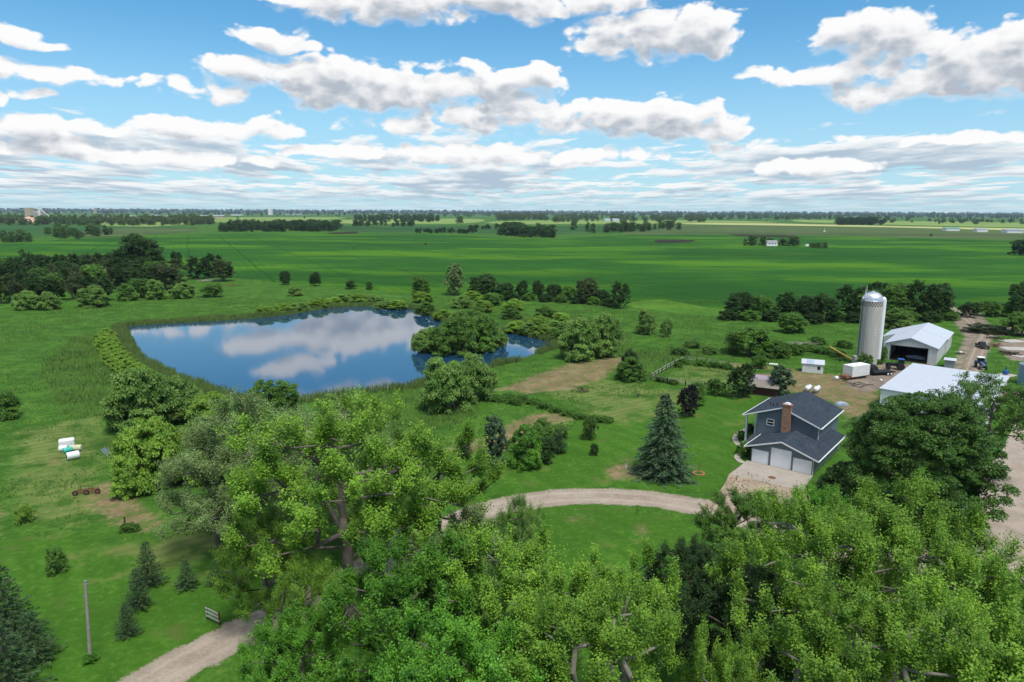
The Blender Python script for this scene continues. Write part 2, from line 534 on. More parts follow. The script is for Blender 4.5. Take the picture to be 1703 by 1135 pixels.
def water_sd(X, Y, lim=12.0):
    res = np.full(X.shape, -lim)
    lo, hi = POND[:, :2].min(0) - lim, POND[:, :2].max(0) + lim
    k = (X > lo[0]) & (X < hi[0]) & (Y > lo[1]) & (Y < hi[1])
    if k.any():
        s = poly_sd(X[k], Y[k], POND)
        s = np.minimum(s, -poly_sd(X[k], Y[k], ISLAND))
        res[k] = s
    return np.clip(res, -lim, lim)

fx, fy = GX.ravel(), GY.ravel()
wsd = water_sd(fx, fy)
gz = -np.clip((wsd + 1.4) * 0.22, 0, 1.5)
Vg = np.stack([fx, fy, gz], 1)
ii = (np.arange(ny - 1)[:, None] * nx + np.arange(nx - 1)[None]).ravel()
Fg = np.stack([ii, ii + 1, ii + nx + 1, ii + nx], 1)

m, b, out = material('ground_cover')
pos = geo_pos(b)
n_big = b.noise(pos, 0.035, 4.0, 0.55)
n_mid = b.noise(pos, 0.22, 4.0, 0.6)
n_sm = b.noise(pos, 1.4, 4.0, 0.65)
n_fine = b.noise(pos, 7.0, 3.0, 0.6)
edge = b.m('ADD', b.m('MULTIPLY', b.m('SUBTRACT', n_mid, 0.5), 5.0), b.m('MULTIPLY', b.m('SUBTRACT', n_sm, 0.5), 3.0))
tx = b.m('ADD', b.m('MULTIPLY', n_mid, 0.4), b.m('ADD', b.m('MULTIPLY', n_sm, 0.35), b.m('MULTIPLY', n_fine, 0.25)))
meadow = b.mix(b.ss(tx, 0.41, 0.60), (0.029, 0.083, 0.011), (0.067, 0.162, 0.019))
meadow = b.mix(b.ss(n_big, 0.42, 0.66, 0.0, 0.6), meadow, (0.044, 0.117, 0.012))
meadow = b.mix(b.ss(b.noise(pos, 0.09, 5.0, 0.65), 0.50, 0.63, 0.0, 0.6), meadow, (0.023, 0.072, 0.009))
meadow = b.mix(b.m('MULTIPLY', b.ss(n_mid, 0.54, 0.72), b.ss(n_sm, 0.45, 0.7)), meadow, (0.17, 0.19, 0.065))
# mown lawn with faint mowing stripes
sx, sy, sz = b.sep(pos)
stripe = b.m('SINE', b.m('MULTIPLY', b.m('ADD', b.m('ADD', b.m('MULTIPLY', sx, 0.75), b.m('MULTIPLY', sy, 0.5)), b.m('MULTIPLY', n_big, 14.0)), 2.1))
lawn = b.mix(b.ss(tx, 0.41, 0.61), (0.037, 0.109, 0.010), (0.067, 0.166, 0.017))
lawn = b.mix(b.ss(stripe, -0.7, 0.7, 0.0, 0.30), lawn, (0.027, 0.079, 0.007))
lawn = b.mix(b.ss(n_big, 0.40, 0.62, 0.0, 0.5), lawn, (0.038, 0.102, 0.012))
lawn = b.mix(b.ss(n_sm, 0.52, 0.72, 0.0, 0.5), lawn, (0.101, 0.175, 0.034))
lawn = b.mix(b.m('MULTIPLY', b.ss(n_mid, 0.54, 0.72), 0.75), lawn, (0.15, 0.15, 0.055))
lawn = b.mix(b.ss(b.noise(pos, 0.11, 5.0, 0.65), 0.50, 0.62, 0.0, 0.55), lawn, (0.030, 0.085, 0.008))
dry = b.mix(b.ss(tx, 0.35, 0.65), (0.12, 0.080, 0.046), (0.27, 0.195, 0.115))
dry = b.mix(b.ss(b.noise(pos, 0.5, 4.0, 0.6), 0.50, 0.64, 0.0, 0.85), dry, (0.085, 0.14, 0.030))
rake = b.m('SINE', b.m('MULTIPLY', b.m('ADD', b.m('ADD', b.m('MULTIPLY', sx, 0.55), b.m('MULTIPLY', sy, -0.8)), b.m('MULTIPLY', n_big, 9.0)), 3.4))
dry = b.mix(b.lin(rake, -0.2, 1, 0.0, 0.3), dry, (0.10, 0.12, 0.04))
dirt = b.mix(b.ss(tx, 0.35, 0.65), (0.12, 0.095, 0.075), (0.27, 0.22, 0.175))
tall = b.mix(b.ss(tx, 0.38, 0.64), (0.029, 0.074, 0.011), (0.067, 0.139, 0.021))
mud = (0.035, 0.033, 0.018)
def zone(name, w0=-0.4, w1=0.6):
    return b.ss(b.m('ADD', b.m('MULTIPLY', b.attr(name), 6.0), edge), w0, w1)
col = b.mix(zone('tall_zone', -1.5, 2.0), meadow, tall)
col = b.mix(zone('lawn_zone'), col, lawn)
col = b.mix(b.m('MULTIPLY', zone('hay_zone', -2.0, 3.0), b.m('MULTIPLY', b.lin(rake, -1, 1, 0.3, 0.55), b.ss(n_mid, 0.34, 0.56))), col, (0.20, 0.195, 0.075))
col = b.mix(b.m('MULTIPLY', zone('dry_zone', -0.2, 2.6), 0.9), col, dry)
col = b.mix(zone('dirt_zone', -0.5, 1.2), col, dirt)
col = b.mix(b.ss(sz, -0.16, -0.30), col, mud)
bn = b.n('ShaderNodeBump')
bn.inputs['Strength'].default_value = 0.7
bn.inputs['Distance'].default_value = 0.35
b.put(bn.inputs['Height'], tx)
finish(b, out, col, 0.95, 0.08, bn.outputs[0])

me = mesh_np('ground', Vg, Fg, [m], smooth=True)
near = (np.abs(fx) < 190) & (fy > 38) & (fy < 335)
for nm, polys in (('lawn_zone', LAWNS), ('dry_zone', DRY), ('dirt_zone', DIRT), ('hay_zone', HAY), ('tall_zone', TALL)):
    a = me.attributes.new(nm, 'FLOAT', 'POINT')
    s = np.full(len(fx), -1.0, np.float32)
    s[near] = zone_sd(polys, fx[near], fy[near]) / 6.0
    a.data.foreach_set('value', s)
ground = link(bpy.data.objects.new('ground', me))
tag(ground, 'rolling green meadow and lawn reaching to the horizon', kind='structure')

# ---------------------------------------------------------------- pond water
m, b, out = material('pond_water')
pos = geo_pos(b)
p = b.n('ShaderNodeBsdfPrincipled')
alg = b.ss(b.m('ADD', b.m('MULTIPLY', b.attr('shore'), -0.16), b.m('MULTIPLY', b.noise(pos, 0.25, 5.0, 0.65), 1.0)), 0.42, 0.60)
speck = b.m('MULTIPLY', b.ss(b.noise(pos, 1.3, 3.0, 0.7), 0.66, 0.70), b.ss(b.noise(pos, 0.06, 3.0, 0.6), 0.46, 0.62))
cover = b.m('MAXIMUM', b.m('MULTIPLY', alg, b.ss(b.noise(pos, 1.1, 4.0, 0.6), 0.40, 0.55)), b.m('MULTIPLY', speck, 0.7))
b.put(p.inputs['Base Color'], b.mix(cover, (0.010, 0.044, 0.095), (0.055, 0.075, 0.025)))
b.put(p.inputs['Roughness'], b.lin(cover, 0, 1, 0.035, 0.5))
p.inputs['IOR'].default_value = 2.1
bn = b.n('ShaderNodeBump')
bn.inputs['Strength'].default_value = 0.035
bn.inputs['Distance'].default_value = 0.05
b.put(bn.inputs['Height'], b.noise(b.v('MULTIPLY', pos, (1.0, 0.6, 1.0)), 2.2, 3.0, 0.6))
b.put(p.inputs['Normal'], bn.outputs[0])
b.t.links.new(p.outputs[0], out.inputs[0])
lo, hi = POND.min(0), POND.max(0)
wx, wy = np.arange(lo[0] - 4, hi[0] + 4, 1.5), np.arange(lo[1] - 4, hi[1] + 4, 1.5)
WX, WY = np.meshgrid(wx, wy)
ws = water_sd(WX.ravel(), WY.ravel())
wi = (np.arange(len(wy) - 1)[:, None] * len(wx) + np.arange(len(wx) - 1)[None]).ravel()
WF = np.stack([wi, wi + 1, wi + len(wx) + 1, wi + len(wx)], 1)
keep = (ws[WF] > -1.6).any(1)
me = mesh_np('pond_water', np.stack([WX.ravel(), WY.ravel(), np.full(WX.size, WATER_Z)], 1), WF[keep], [m])
a = me.attributes.new('shore', 'FLOAT', 'POINT')
a.data.foreach_set('value', ws.astype(np.float32))
tag(link(bpy.data.objects.new('pond_water', me)), 'still blue pond mirroring the clouds', kind='structure')

# ---------------------------------------------------------------- fields
def field_mat(name, dark, light, patch, rows=0.0, row_dir=(1, 0), patch_lo=0.56):
    m, b, out = material(name)
    pos = geo_pos(b)
    nb = b.noise(b.v('MULTIPLY', pos, (0.4, 1.0, 1.0)), 0.011, 6.0, 0.62)
    cloud_shade = b.noise(b.v('MULTIPLY', pos, (0.3, 1.0, 1.0)), 0.0045, 3.0, 0.5)
    nm_ = b.noise(b.v('MULTIPLY', pos, (0.35, 1.0, 1.0)), 0.07, 5.0, 0.65)
    nf = b.noise(pos, 0.5, 4.0, 0.7)
    f = b.m('ADD', b.m('MULTIPLY', nm_, 0.6), b.m('MULTIPLY', nf, 0.4))
    col = b.mix(b.ss(f, 0.34, 0.66), dark, light)
    col = b.mix(b.ss(nb, patch_lo - 0.03, patch_lo + 0.10, 0.0, 0.9), col, patch)
    col = b.mix(b.ss(cloud_shade, 0.46, 0.62, 0.0, 0.45), col, tuple(x * 0.62 for x in dark))  # broad darker patches paint cloud shadows onto the field
    if rows:
        sx, sy, sz = b.sep(pos)
        w = b.m('SINE', b.m('MULTIPLY', b.m('ADD', b.m('ADD', b.m('MULTIPLY', sx, row_dir[0]), b.m('MULTIPLY', sy, row_dir[1])), b.m('MULTIPLY', nb, 12.0)), 2 * math.pi / 5.5))
        tr = b.m('FRACT', b.m('DIVIDE', b.m('ADD', b.m('ADD', b.m('MULTIPLY', sx, row_dir[0]), b.m('MULTIPLY', sy, row_dir[1])), b.m('MULTIPLY', nb, 8.0)), 42.0))
        col = b.mix(b.m('MULTIPLY', b.m('LESS_THAN', tr, 0.045), 0.4), col, tuple(x * 0.5 for x in dark))
        col = b.mix(b.lin(w, -1, 1, 0.0, rows), col, tuple(x * 0.55 for x in dark))
    bn = b.n('ShaderNodeBump')
    bn.inputs['Strength'].default_value = 0.5
    bn.inputs['Distance'].default_value = 0.6
    b.put(bn.inputs['Height'], nf)
    finish(b, out, col, 0.95, 0.05, bn.outputs[0])
    return m

def sheet(name, pts, z, mat, label=None, sub=4, jit=0.0, kind='structure', seed=0, world=False):
    P = smooth_poly(np.array(pts, float) if world else GP(pts), sub)
    if jit:
        rg = np.random.default_rng(seed)
        P[:, :2] += rg.normal(0, jit, (len(P), 2))
    me = bpy.data.meshes.new(name)
    me.from_pydata([(p[0], p[1], z) for p in P], [], [tuple(range(len(P)))])
    if me.polygons[0].normal.z < 0:
        me.flip_normals()
    me.materials.append(mat)
    o = link(bpy.data.objects.new(name, me))
    return tag(o, label, kind=kind)

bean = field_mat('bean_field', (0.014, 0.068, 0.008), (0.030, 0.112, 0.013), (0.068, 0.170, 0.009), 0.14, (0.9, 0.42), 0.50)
sheet('bean_field', [(-900, 480), (200, 456), (400, 463), (470, 472), (620, 483), (700, 489), (900, 499), (1050, 511), (1130, 520), (1210, 528), (1400, 516), (1703, 508), (2500, 500),
                     (2500, 404), (1703, 401), (1400, 394), (1200, 391), (1100, 388), (900, 399), (700, 389), (560, 387.5), (380, 389), (200, 393), (0, 406), (-900, 420)], 0.03, bean,
      'wide dark green bean field behind the pond', sub=1)
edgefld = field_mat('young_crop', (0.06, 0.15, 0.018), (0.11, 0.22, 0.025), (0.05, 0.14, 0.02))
sheet('field_margin', [(1040, 505), (1100, 499), (1180, 512), (1230, 517), (1225, 529), (1140, 523), (1060, 513)], 0.06, edgefld, 'bright yellow green crop margin', sub=3, jit=0.5)
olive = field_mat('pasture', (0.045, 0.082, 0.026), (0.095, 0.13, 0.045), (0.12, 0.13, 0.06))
pale = field_mat('sunlit_strip', (0.34, 0.33, 0.14), (0.44, 0.42, 0.20), (0.30, 0.35, 0.13))  # sunlight on the far strip, painted into a pale colour
lime = field_mat('sunlit_field', (0.14, 0.22, 0.055), (0.21, 0.29, 0.08), (0.26, 0.29, 0.11))  # far fields in sun, the light painted into a brighter green
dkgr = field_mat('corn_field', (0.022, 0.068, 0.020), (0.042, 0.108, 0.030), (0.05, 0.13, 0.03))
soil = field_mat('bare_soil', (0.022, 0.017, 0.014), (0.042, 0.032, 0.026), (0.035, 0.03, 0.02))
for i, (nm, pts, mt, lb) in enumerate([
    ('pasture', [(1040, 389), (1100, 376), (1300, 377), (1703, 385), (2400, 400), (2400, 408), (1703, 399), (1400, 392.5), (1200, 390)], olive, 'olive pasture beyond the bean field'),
    ('pale_field', [(1120, 372.5), (1300, 375.5), (1500, 379), (1703, 384), (2200, 394), (2200, 390), (1703, 380.5), (1450, 375.5), (1250, 371.5)], pale, 'thin pale field strip with sunlight painted in'),
    ('sunlit_field', [(1330, 366), (1520, 368), (1720, 371), (2200, 378), (2200, 388), (1703, 379), (1480, 374), (1340, 370)], lime, 'light green field near the horizon with painted sunlight'),
    ('sunlit_field', [(820, 369), (980, 366), (1160, 367), (1300, 370), (1120, 372), (960, 373), (840, 373)], lime, 'light green field in the distance with painted sunlight'),
    ('sunlit_field', [(560, 366), (720, 364), (800, 365), (790, 371), (690, 373), (570, 372)], lime, 'field past the dark grove with painted sunlight'),
    ('sunlit_field', [(150, 368), (330, 362), (560, 362), (540, 366), (370, 370), (240, 378), (160, 374)], lime, 'light field before the far town with painted sunlight'),
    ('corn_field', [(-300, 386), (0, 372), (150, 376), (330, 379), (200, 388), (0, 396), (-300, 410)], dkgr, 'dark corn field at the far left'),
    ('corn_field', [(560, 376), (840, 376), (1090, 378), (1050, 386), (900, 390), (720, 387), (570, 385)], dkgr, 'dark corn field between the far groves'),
    ('pale_field', [(115, 389), (190, 381), (300, 381), (330, 384), (230, 392), (150, 394)], olive, 'pale stubble strip on the far left'),
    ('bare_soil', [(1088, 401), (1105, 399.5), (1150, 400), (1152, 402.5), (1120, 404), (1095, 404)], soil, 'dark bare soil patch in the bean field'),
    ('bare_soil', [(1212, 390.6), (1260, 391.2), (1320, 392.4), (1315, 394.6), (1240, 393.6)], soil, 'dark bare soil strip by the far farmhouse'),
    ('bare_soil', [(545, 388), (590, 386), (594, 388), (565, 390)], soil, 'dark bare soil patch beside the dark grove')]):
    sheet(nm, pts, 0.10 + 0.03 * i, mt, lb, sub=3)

# ---------------------------------------------------------------- drive, yard and paths
def gravel(name, c0, c1, tracks=0.25):
    m, b, out = material(name)
    pos = geo_pos(b)
    n1, n2, n3 = b.noise(pos, 0.35, 5.0, 0.6), b.noise(pos, 3.0, 4.0, 0.65), b.noise(pos, 14.0, 3.0, 0.6)
    f = b.m('ADD', b.m('MULTIPLY', n1, 0.45), b.m('ADD', b.m('MULTIPLY', n2, 0.35), b.m('MULTIPLY', n3, 0.2)))
    col = b.mix(b.ss(f, 0.36, 0.64), c0, c1)
    w = b.attr('across')
    rut = b.ss(b.m('ABSOLUTE', b.m('SUBTRACT', b.m('ABSOLUTE', w), 0.42)), 0.22, 0.02)
    col = b.mix(b.m('MULTIPLY', rut, tracks), col, tuple(min(1, x * 1.35) for x in c1))
    verge = b.ss(b.m('ADD', b.m('ABSOLUTE', w), b.m('MULTIPLY', b.m('SUBTRACT', n2, 0.5), 0.7)), 0.82, 1.0)
    col = b.mix(verge, col, (0.075, 0.13, 0.03))
    col = b.mix(b.m('MULTIPLY', b.ss(b.noise(pos, 0.8, 5.0, 0.7), 0.58, 0.72), 0.4), col, tuple(x * 0.55 for x in c0))
    bn = b.n('ShaderNodeBump')
    bn.inputs['Strength'].default_value = 0.5
    bn.inputs['Distance'].default_value = 0.05
    b.put(bn.inputs['Height'], b.m('ADD', n2, n3))
    finish(b, out, col, 0.95, 0.1, bn.outputs[0])
    return m

def ribbon(name, pts, half, z, mat, label, sub=8, jit=0.0, seed=1, world=False):
    C = smooth_poly(np.array([p[:3] for p in pts], float) if world else GP([p[:2] for p in pts]), sub, False)
    hw = np.interp(np.linspace(0, 1, len(C)), np.linspace(0, 1, len(half)), half) if hasattr(half, '__len__') else np.full(len(C), half)
    T = np.gradient(C[:, :2], axis=0); T /= np.linalg.norm(T, axis=1)[:, None]
    N = np.stack([-T[:, 1], T[:, 0]], 1)
    rg = np.random.default_rng(seed)
    cols = np.linspace(-1, 1, 9)
    V, A = [], []
    for i in range(len(C)):
        e = rg.normal(0, jit, 2)
        for c in cols:
            o = c * hw[i] + (e[0] if c < -0.9 else e[1] if c > 0.9 else 0)
            V.append((C[i, 0] + N[i, 0] * o, C[i, 1] + N[i, 1] * o, z)); A.append(c)
    k = len(cols)
    i0 = (np.arange(len(C) - 1)[:, None] * k + np.arange(k - 1)[None]).ravel()
    me = mesh_np(name, V, np.stack([i0, i0 + k, i0 + k + 1, i0 + 1], 1), [mat])
    if me.polygons[0].normal.z < 0:
        me.flip_normals()
    a = me.attributes.new('across', 'FLOAT', 'POINT'); a.data.foreach_set('value', np.array(A, np.float32))
    return tag(link(bpy.data.objects.new(name, me)), label, kind='structure')

grav = gravel('gravel', (0.221, 0.180, 0.143), (0.344, 0.291, 0.238))
yardm = gravel('yard_gravel', (0.246, 0.201, 0.164), (0.361, 0.303, 0.254))
trackm = gravel('track_dirt', (0.15, 0.115, 0.09), (0.27, 0.22, 0.18), 0.5)
conc = gravel('concrete', (0.279, 0.246, 0.213), (0.361, 0.320, 0.279), 0.0)
sheet('gravel_yard', [(1712, 668), (1690, 690), (1684, 712), (1662, 758), (1630, 788), (1622, 815), (1636, 855), (1640, 900), (1690, 958), (1800, 1040), (2100, 1000), (2200, 760), (1900, 690)], 0.008, yardm,
      'pale gravel turning yard by the sheds', sub=6, jit=0.12)
ribbon('driveway', [(60, 1270), (260, 1128), (400, 1054), (500, 1006), (580, 962), (650, 926), (720, 888), (790, 856), (860, 837), (950, 826), (1060, 828), (1150, 841), (1220, 856), (1300, 890), (1420, 930), (1560, 930), (1680, 900)],
       [2.5, 2.5, 2.5, 2.5, 2.5, 2.5, 2.6, 2.6, 2.8, 2.8, 2.8, 2.8, 3.0, 3.0, 3.2, 3.2], 0.016, grav, 'pale gravel drive curving past the cottonwoods', jit=0.18)
washed = gravel('washed_dirt', (0.22, 0.16, 0.115), (0.37, 0.29, 0.225), 0.0)
sheet('drive_apron', [(1220, 783), (1255, 793), (1300, 805), (1338, 813), (1345, 830), (1290, 862), (1225, 858), (1170, 846), (1190, 826)], 0.024, washed, 'brown washed dirt between drive and concrete apron', sub=4, jit=0.15)
sheet('concrete_apron', [(1243, 766), (1352, 791.5), (1335, 817), (1214, 789)], 0.034, conc, 'pale concrete apron before the garage doors', sub=1)
ribbon('farm_track', [(1600, 660), (1612, 628), (1622, 598), (1632, 572), (1640, 556), (1620, 540), (1598, 522), (1570, 505)], [2.4, 2.4, 2.3, 2.2, 2.4, 2.2, 2.0, 1.6], 0.012, trackm, 'brown dirt farm track past the pole barn', jit=0.25)
ribbon('garden_path', [(1250, 712), (1233, 718), (1223, 728), (1226, 738), (1237, 746), (1234, 753), (1226, 760), (1232, 768), (1246, 772)], 0.5, 0.042, conc, 'curved pale walk beside the house', jit=0.02)

# ---------------------------------------------------------------- vegetation
BARK = plain('bark', (0.12, 0.10, 0.085), 0.9, 0.35, 2.0, bump=0.6, bscale=6)
BARK_PALE = plain('pale_bark', (0.17, 0.155, 0.13), 0.9, 0.3, 2.0, bump=0.5, bscale=6)
L_COTTON = leaf_mat('cottonwood_leaf', (0.036, 0.108, 0.010), (0.235, 0.410, 0.042), 0.30, 0.5)
L_SILVER = leaf_mat('silver_leaf', (0.085, 0.150, 0.046), (0.270, 0.370, 0.150), 0.28, 0.5)
L_MAPLE = leaf_mat('maple_leaf', (0.026, 0.105, 0.009), (0.145, 0.350, 0.030), 0.30, 0.5)
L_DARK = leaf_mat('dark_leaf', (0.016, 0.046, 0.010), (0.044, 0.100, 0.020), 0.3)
L_MID = leaf_mat('mid_leaf', (0.036, 0.100, 0.014), (0.130, 0.260, 0.038), 0.30, 0.5)
L_ASH = leaf_mat('ash_leaf', (0.024, 0.072, 0.012), (0.085, 0.180, 0.028), 0.25, 0.4)
L_WILLOW = leaf_mat('willow_leaf', (0.062, 0.140, 0.024), (0.200, 0.340, 0.074), 0.30, 0.5)
L_LIME = leaf_mat('young_willow_leaf', (0.090, 0.185, 0.020), (0.240, 0.400, 0.052), 0.32, 0.5)
L_OLIVE = leaf_mat('olive_leaf', (0.035, 0.058, 0.018), (0.085, 0.120, 0.036), 0.3)
L_PURPLE = leaf_mat('purple_leaf', (0.008, 0.008, 0.009), (0.020, 0.016, 0.020), 0.15)
L_SPRUCE = leaf_mat('spruce_needle', (0.026, 0.064, 0.028), (0.085, 0.145, 0.074), 0.1)
L_PINE = leaf_mat('pine_needle', (0.022, 0.062, 0.018), (0.066, 0.130, 0.042), 0.15, 0.8)
L_FAR = leaf_mat('far_leaf', (0.032, 0.078, 0.020), (0.085, 0.155, 0.038), 0.25)
L_FARLIT = leaf_mat('far_sunlit_leaf', (0.060, 0.110, 0.030), (0.120, 0.175, 0.055), 0.3)  # paler copy of the far leaf with sunlight painted in
L_GRASS = leaf_mat('meadow_blade', (0.062, 0.150, 0.024), (0.135, 0.270, 0.044), 0.3, 3.0)
L_REED = leaf_mat('reed_blade', (0.040, 0.095, 0.018), (0.130, 0.220, 0.042), 0.3, 1.5)

def unit(a):
    return a / (np.linalg.norm(a, axis=-1, keepdims=True) + 1e-9)

def leaf_quads(P, N, L, W, rg):
    """diamond leaves at P with normals N."""
    n = len(P)
    t = unit(np.cross(N, rg.normal(size=(n, 3))))
    s = np.cross(N, t)
    L = L * rg.uniform(0.7, 1.3, (n, 1)); W = W * rg.uniform(0.7, 1.3, (n, 1))
    V = np.stack([P - t * L * 0.5, P + s * W * 0.5, P + t * L * 0.5, P - s * W * 0.5], 1).reshape(-1, 3)
    F = np.arange(4 * n).reshape(n, 4)
    return V, F

def tubes(nodes, parent, rad, sides=6, weight=None):
    """one smooth tapering skin per limb: rings are shared along each main line of nodes."""
    n = len(nodes)
    main = np.full(n, -1)
    w = rad if weight is None else weight
    for i in range(n):
        p = parent[i]
        if p >= 0 and (main[p] < 0 or w[i] > w[main[p]]):
            main[p] = i
    ind = np.zeros((n, 3))
    for i in range(n):
        if parent[i] >= 0:
            ind[i] = unit(nodes[i] - nodes[parent[i]])
    dirn = ind.copy()
    for i in range(n):
        if main[i] >= 0:
            dirn[i] = dirn[i] + ind[main[i]]
    dirn = unit(dirn)
    idx = np.array([i for i in range(n) if parent[i] >= 0])
    par = np.array([parent[i] for i in idx])
    is_main = main[par] == idx
    p, q = nodes[par], nodes[idx]
    d0 = np.where(is_main[:, None], dirn[par], ind[idx])
    d1 = dirn[idx]
    r0 = np.where(is_main, rad[par], np.minimum(rad[par] * 0.75, rad[idx] * 1.25))[:, None]
    r1 = rad[idx][:, None]
    def ax(d):
        a = unit(np.cross(d, np.where(np.abs(d @ np.array([0.91, 0.33, 0.25]))[:, None] < 0.97, [[0.91, 0.33, 0.25]], [[0.2, 0.3, 0.93]])))
        return a, np.cross(d, a)
    a0, b0 = ax(d0); a1, b1 = ax(d1)
    ring0, ring1 = [], []
    for k in range(sides):
        t = 2 * math.pi * k / sides
        ring0.append(p + (math.cos(t) * a0 + math.sin(t) * b0) * r0)
        ring1.append(q + (math.cos(t) * a1 + math.sin(t) * b1) * r1)
    V = np.stack(ring0 + ring1, 1).reshape(-1, 3)
    base = (np.arange(len(idx)) * 2 * sides)[:, None]
    F = [base + np.array([[k, (k + 1) % sides, sides + (k + 1) % sides, sides + k]]) for k in range(sides)]
    return V, np.concatenate(F)

def crown_centres(rg, H, R, zlo, nl, nc, spread=0.62, lob=(0.32, 0.46), core=0.55, keep_low=-0.5, cull=0.62):
    zc, hz = (H + zlo) / 2, (H - zlo) / 2
    lobes = [(0, 0, zc + 0.12 * hz, core * R, core * hz)]
    ga = 2.399963
    a0 = rg.uniform(0, 6.28)
    for i in range(nl):
        t = -0.75 + 1.65 * (i + 0.5) / nl + rg.normal(0, 0.06)
        t = min(t, 0.95)
        prof = math.sqrt(max(0.05, 1 - t * t)) if t > 0 else math.sqrt(max(0.05, 1 - 0.6 * t * t))
        ang = a0 + ga * i + rg.normal(0, 0.25)
        k = rg.uniform(*lob)
        rr = spread * R * prof * rg.uniform(0.85, 1.15)
        lobes.append((math.cos(ang) * rr, math.sin(ang) * rr, zc + t * hz * 0.70, k * R, k * max(R, 0.6 * R + 0.4 * hz)))
    lobes = np.array(lobes)
    w = lobes[:, 3] ** 2; w /= w.sum()
    P, D = [], []
    for (x, y, z, r, rz), wi in zip(lobes, w):
        n = max(4, int(nc * wi * 1.6))
        d = unit(rg.normal(size=(n, 3)))
        d = d[d[:, 2] > keep_low]
        s = rg.uniform(0.72, 1.0, (len(d), 1))
        P.append(np.array([x, y, z]) + d * s * np.array([r, r, rz])); D.append(d)
    P, D = np.concatenate(P), np.concatenate(D)
    ok = np.ones(len(P), bool)
    for x, y, z, r, rz in lobes:
        q = (P - np.array([x, y, z])) / np.array([r, r, rz])
        ok &= (np.linalg.norm(q, axis=1) > cull) | (rg.uniform(size=len(P)) < 0.04)
    ok &= P[:, 2] > max(0.15, zlo * 0.6)
    return P[ok], D[ok], zc, hz

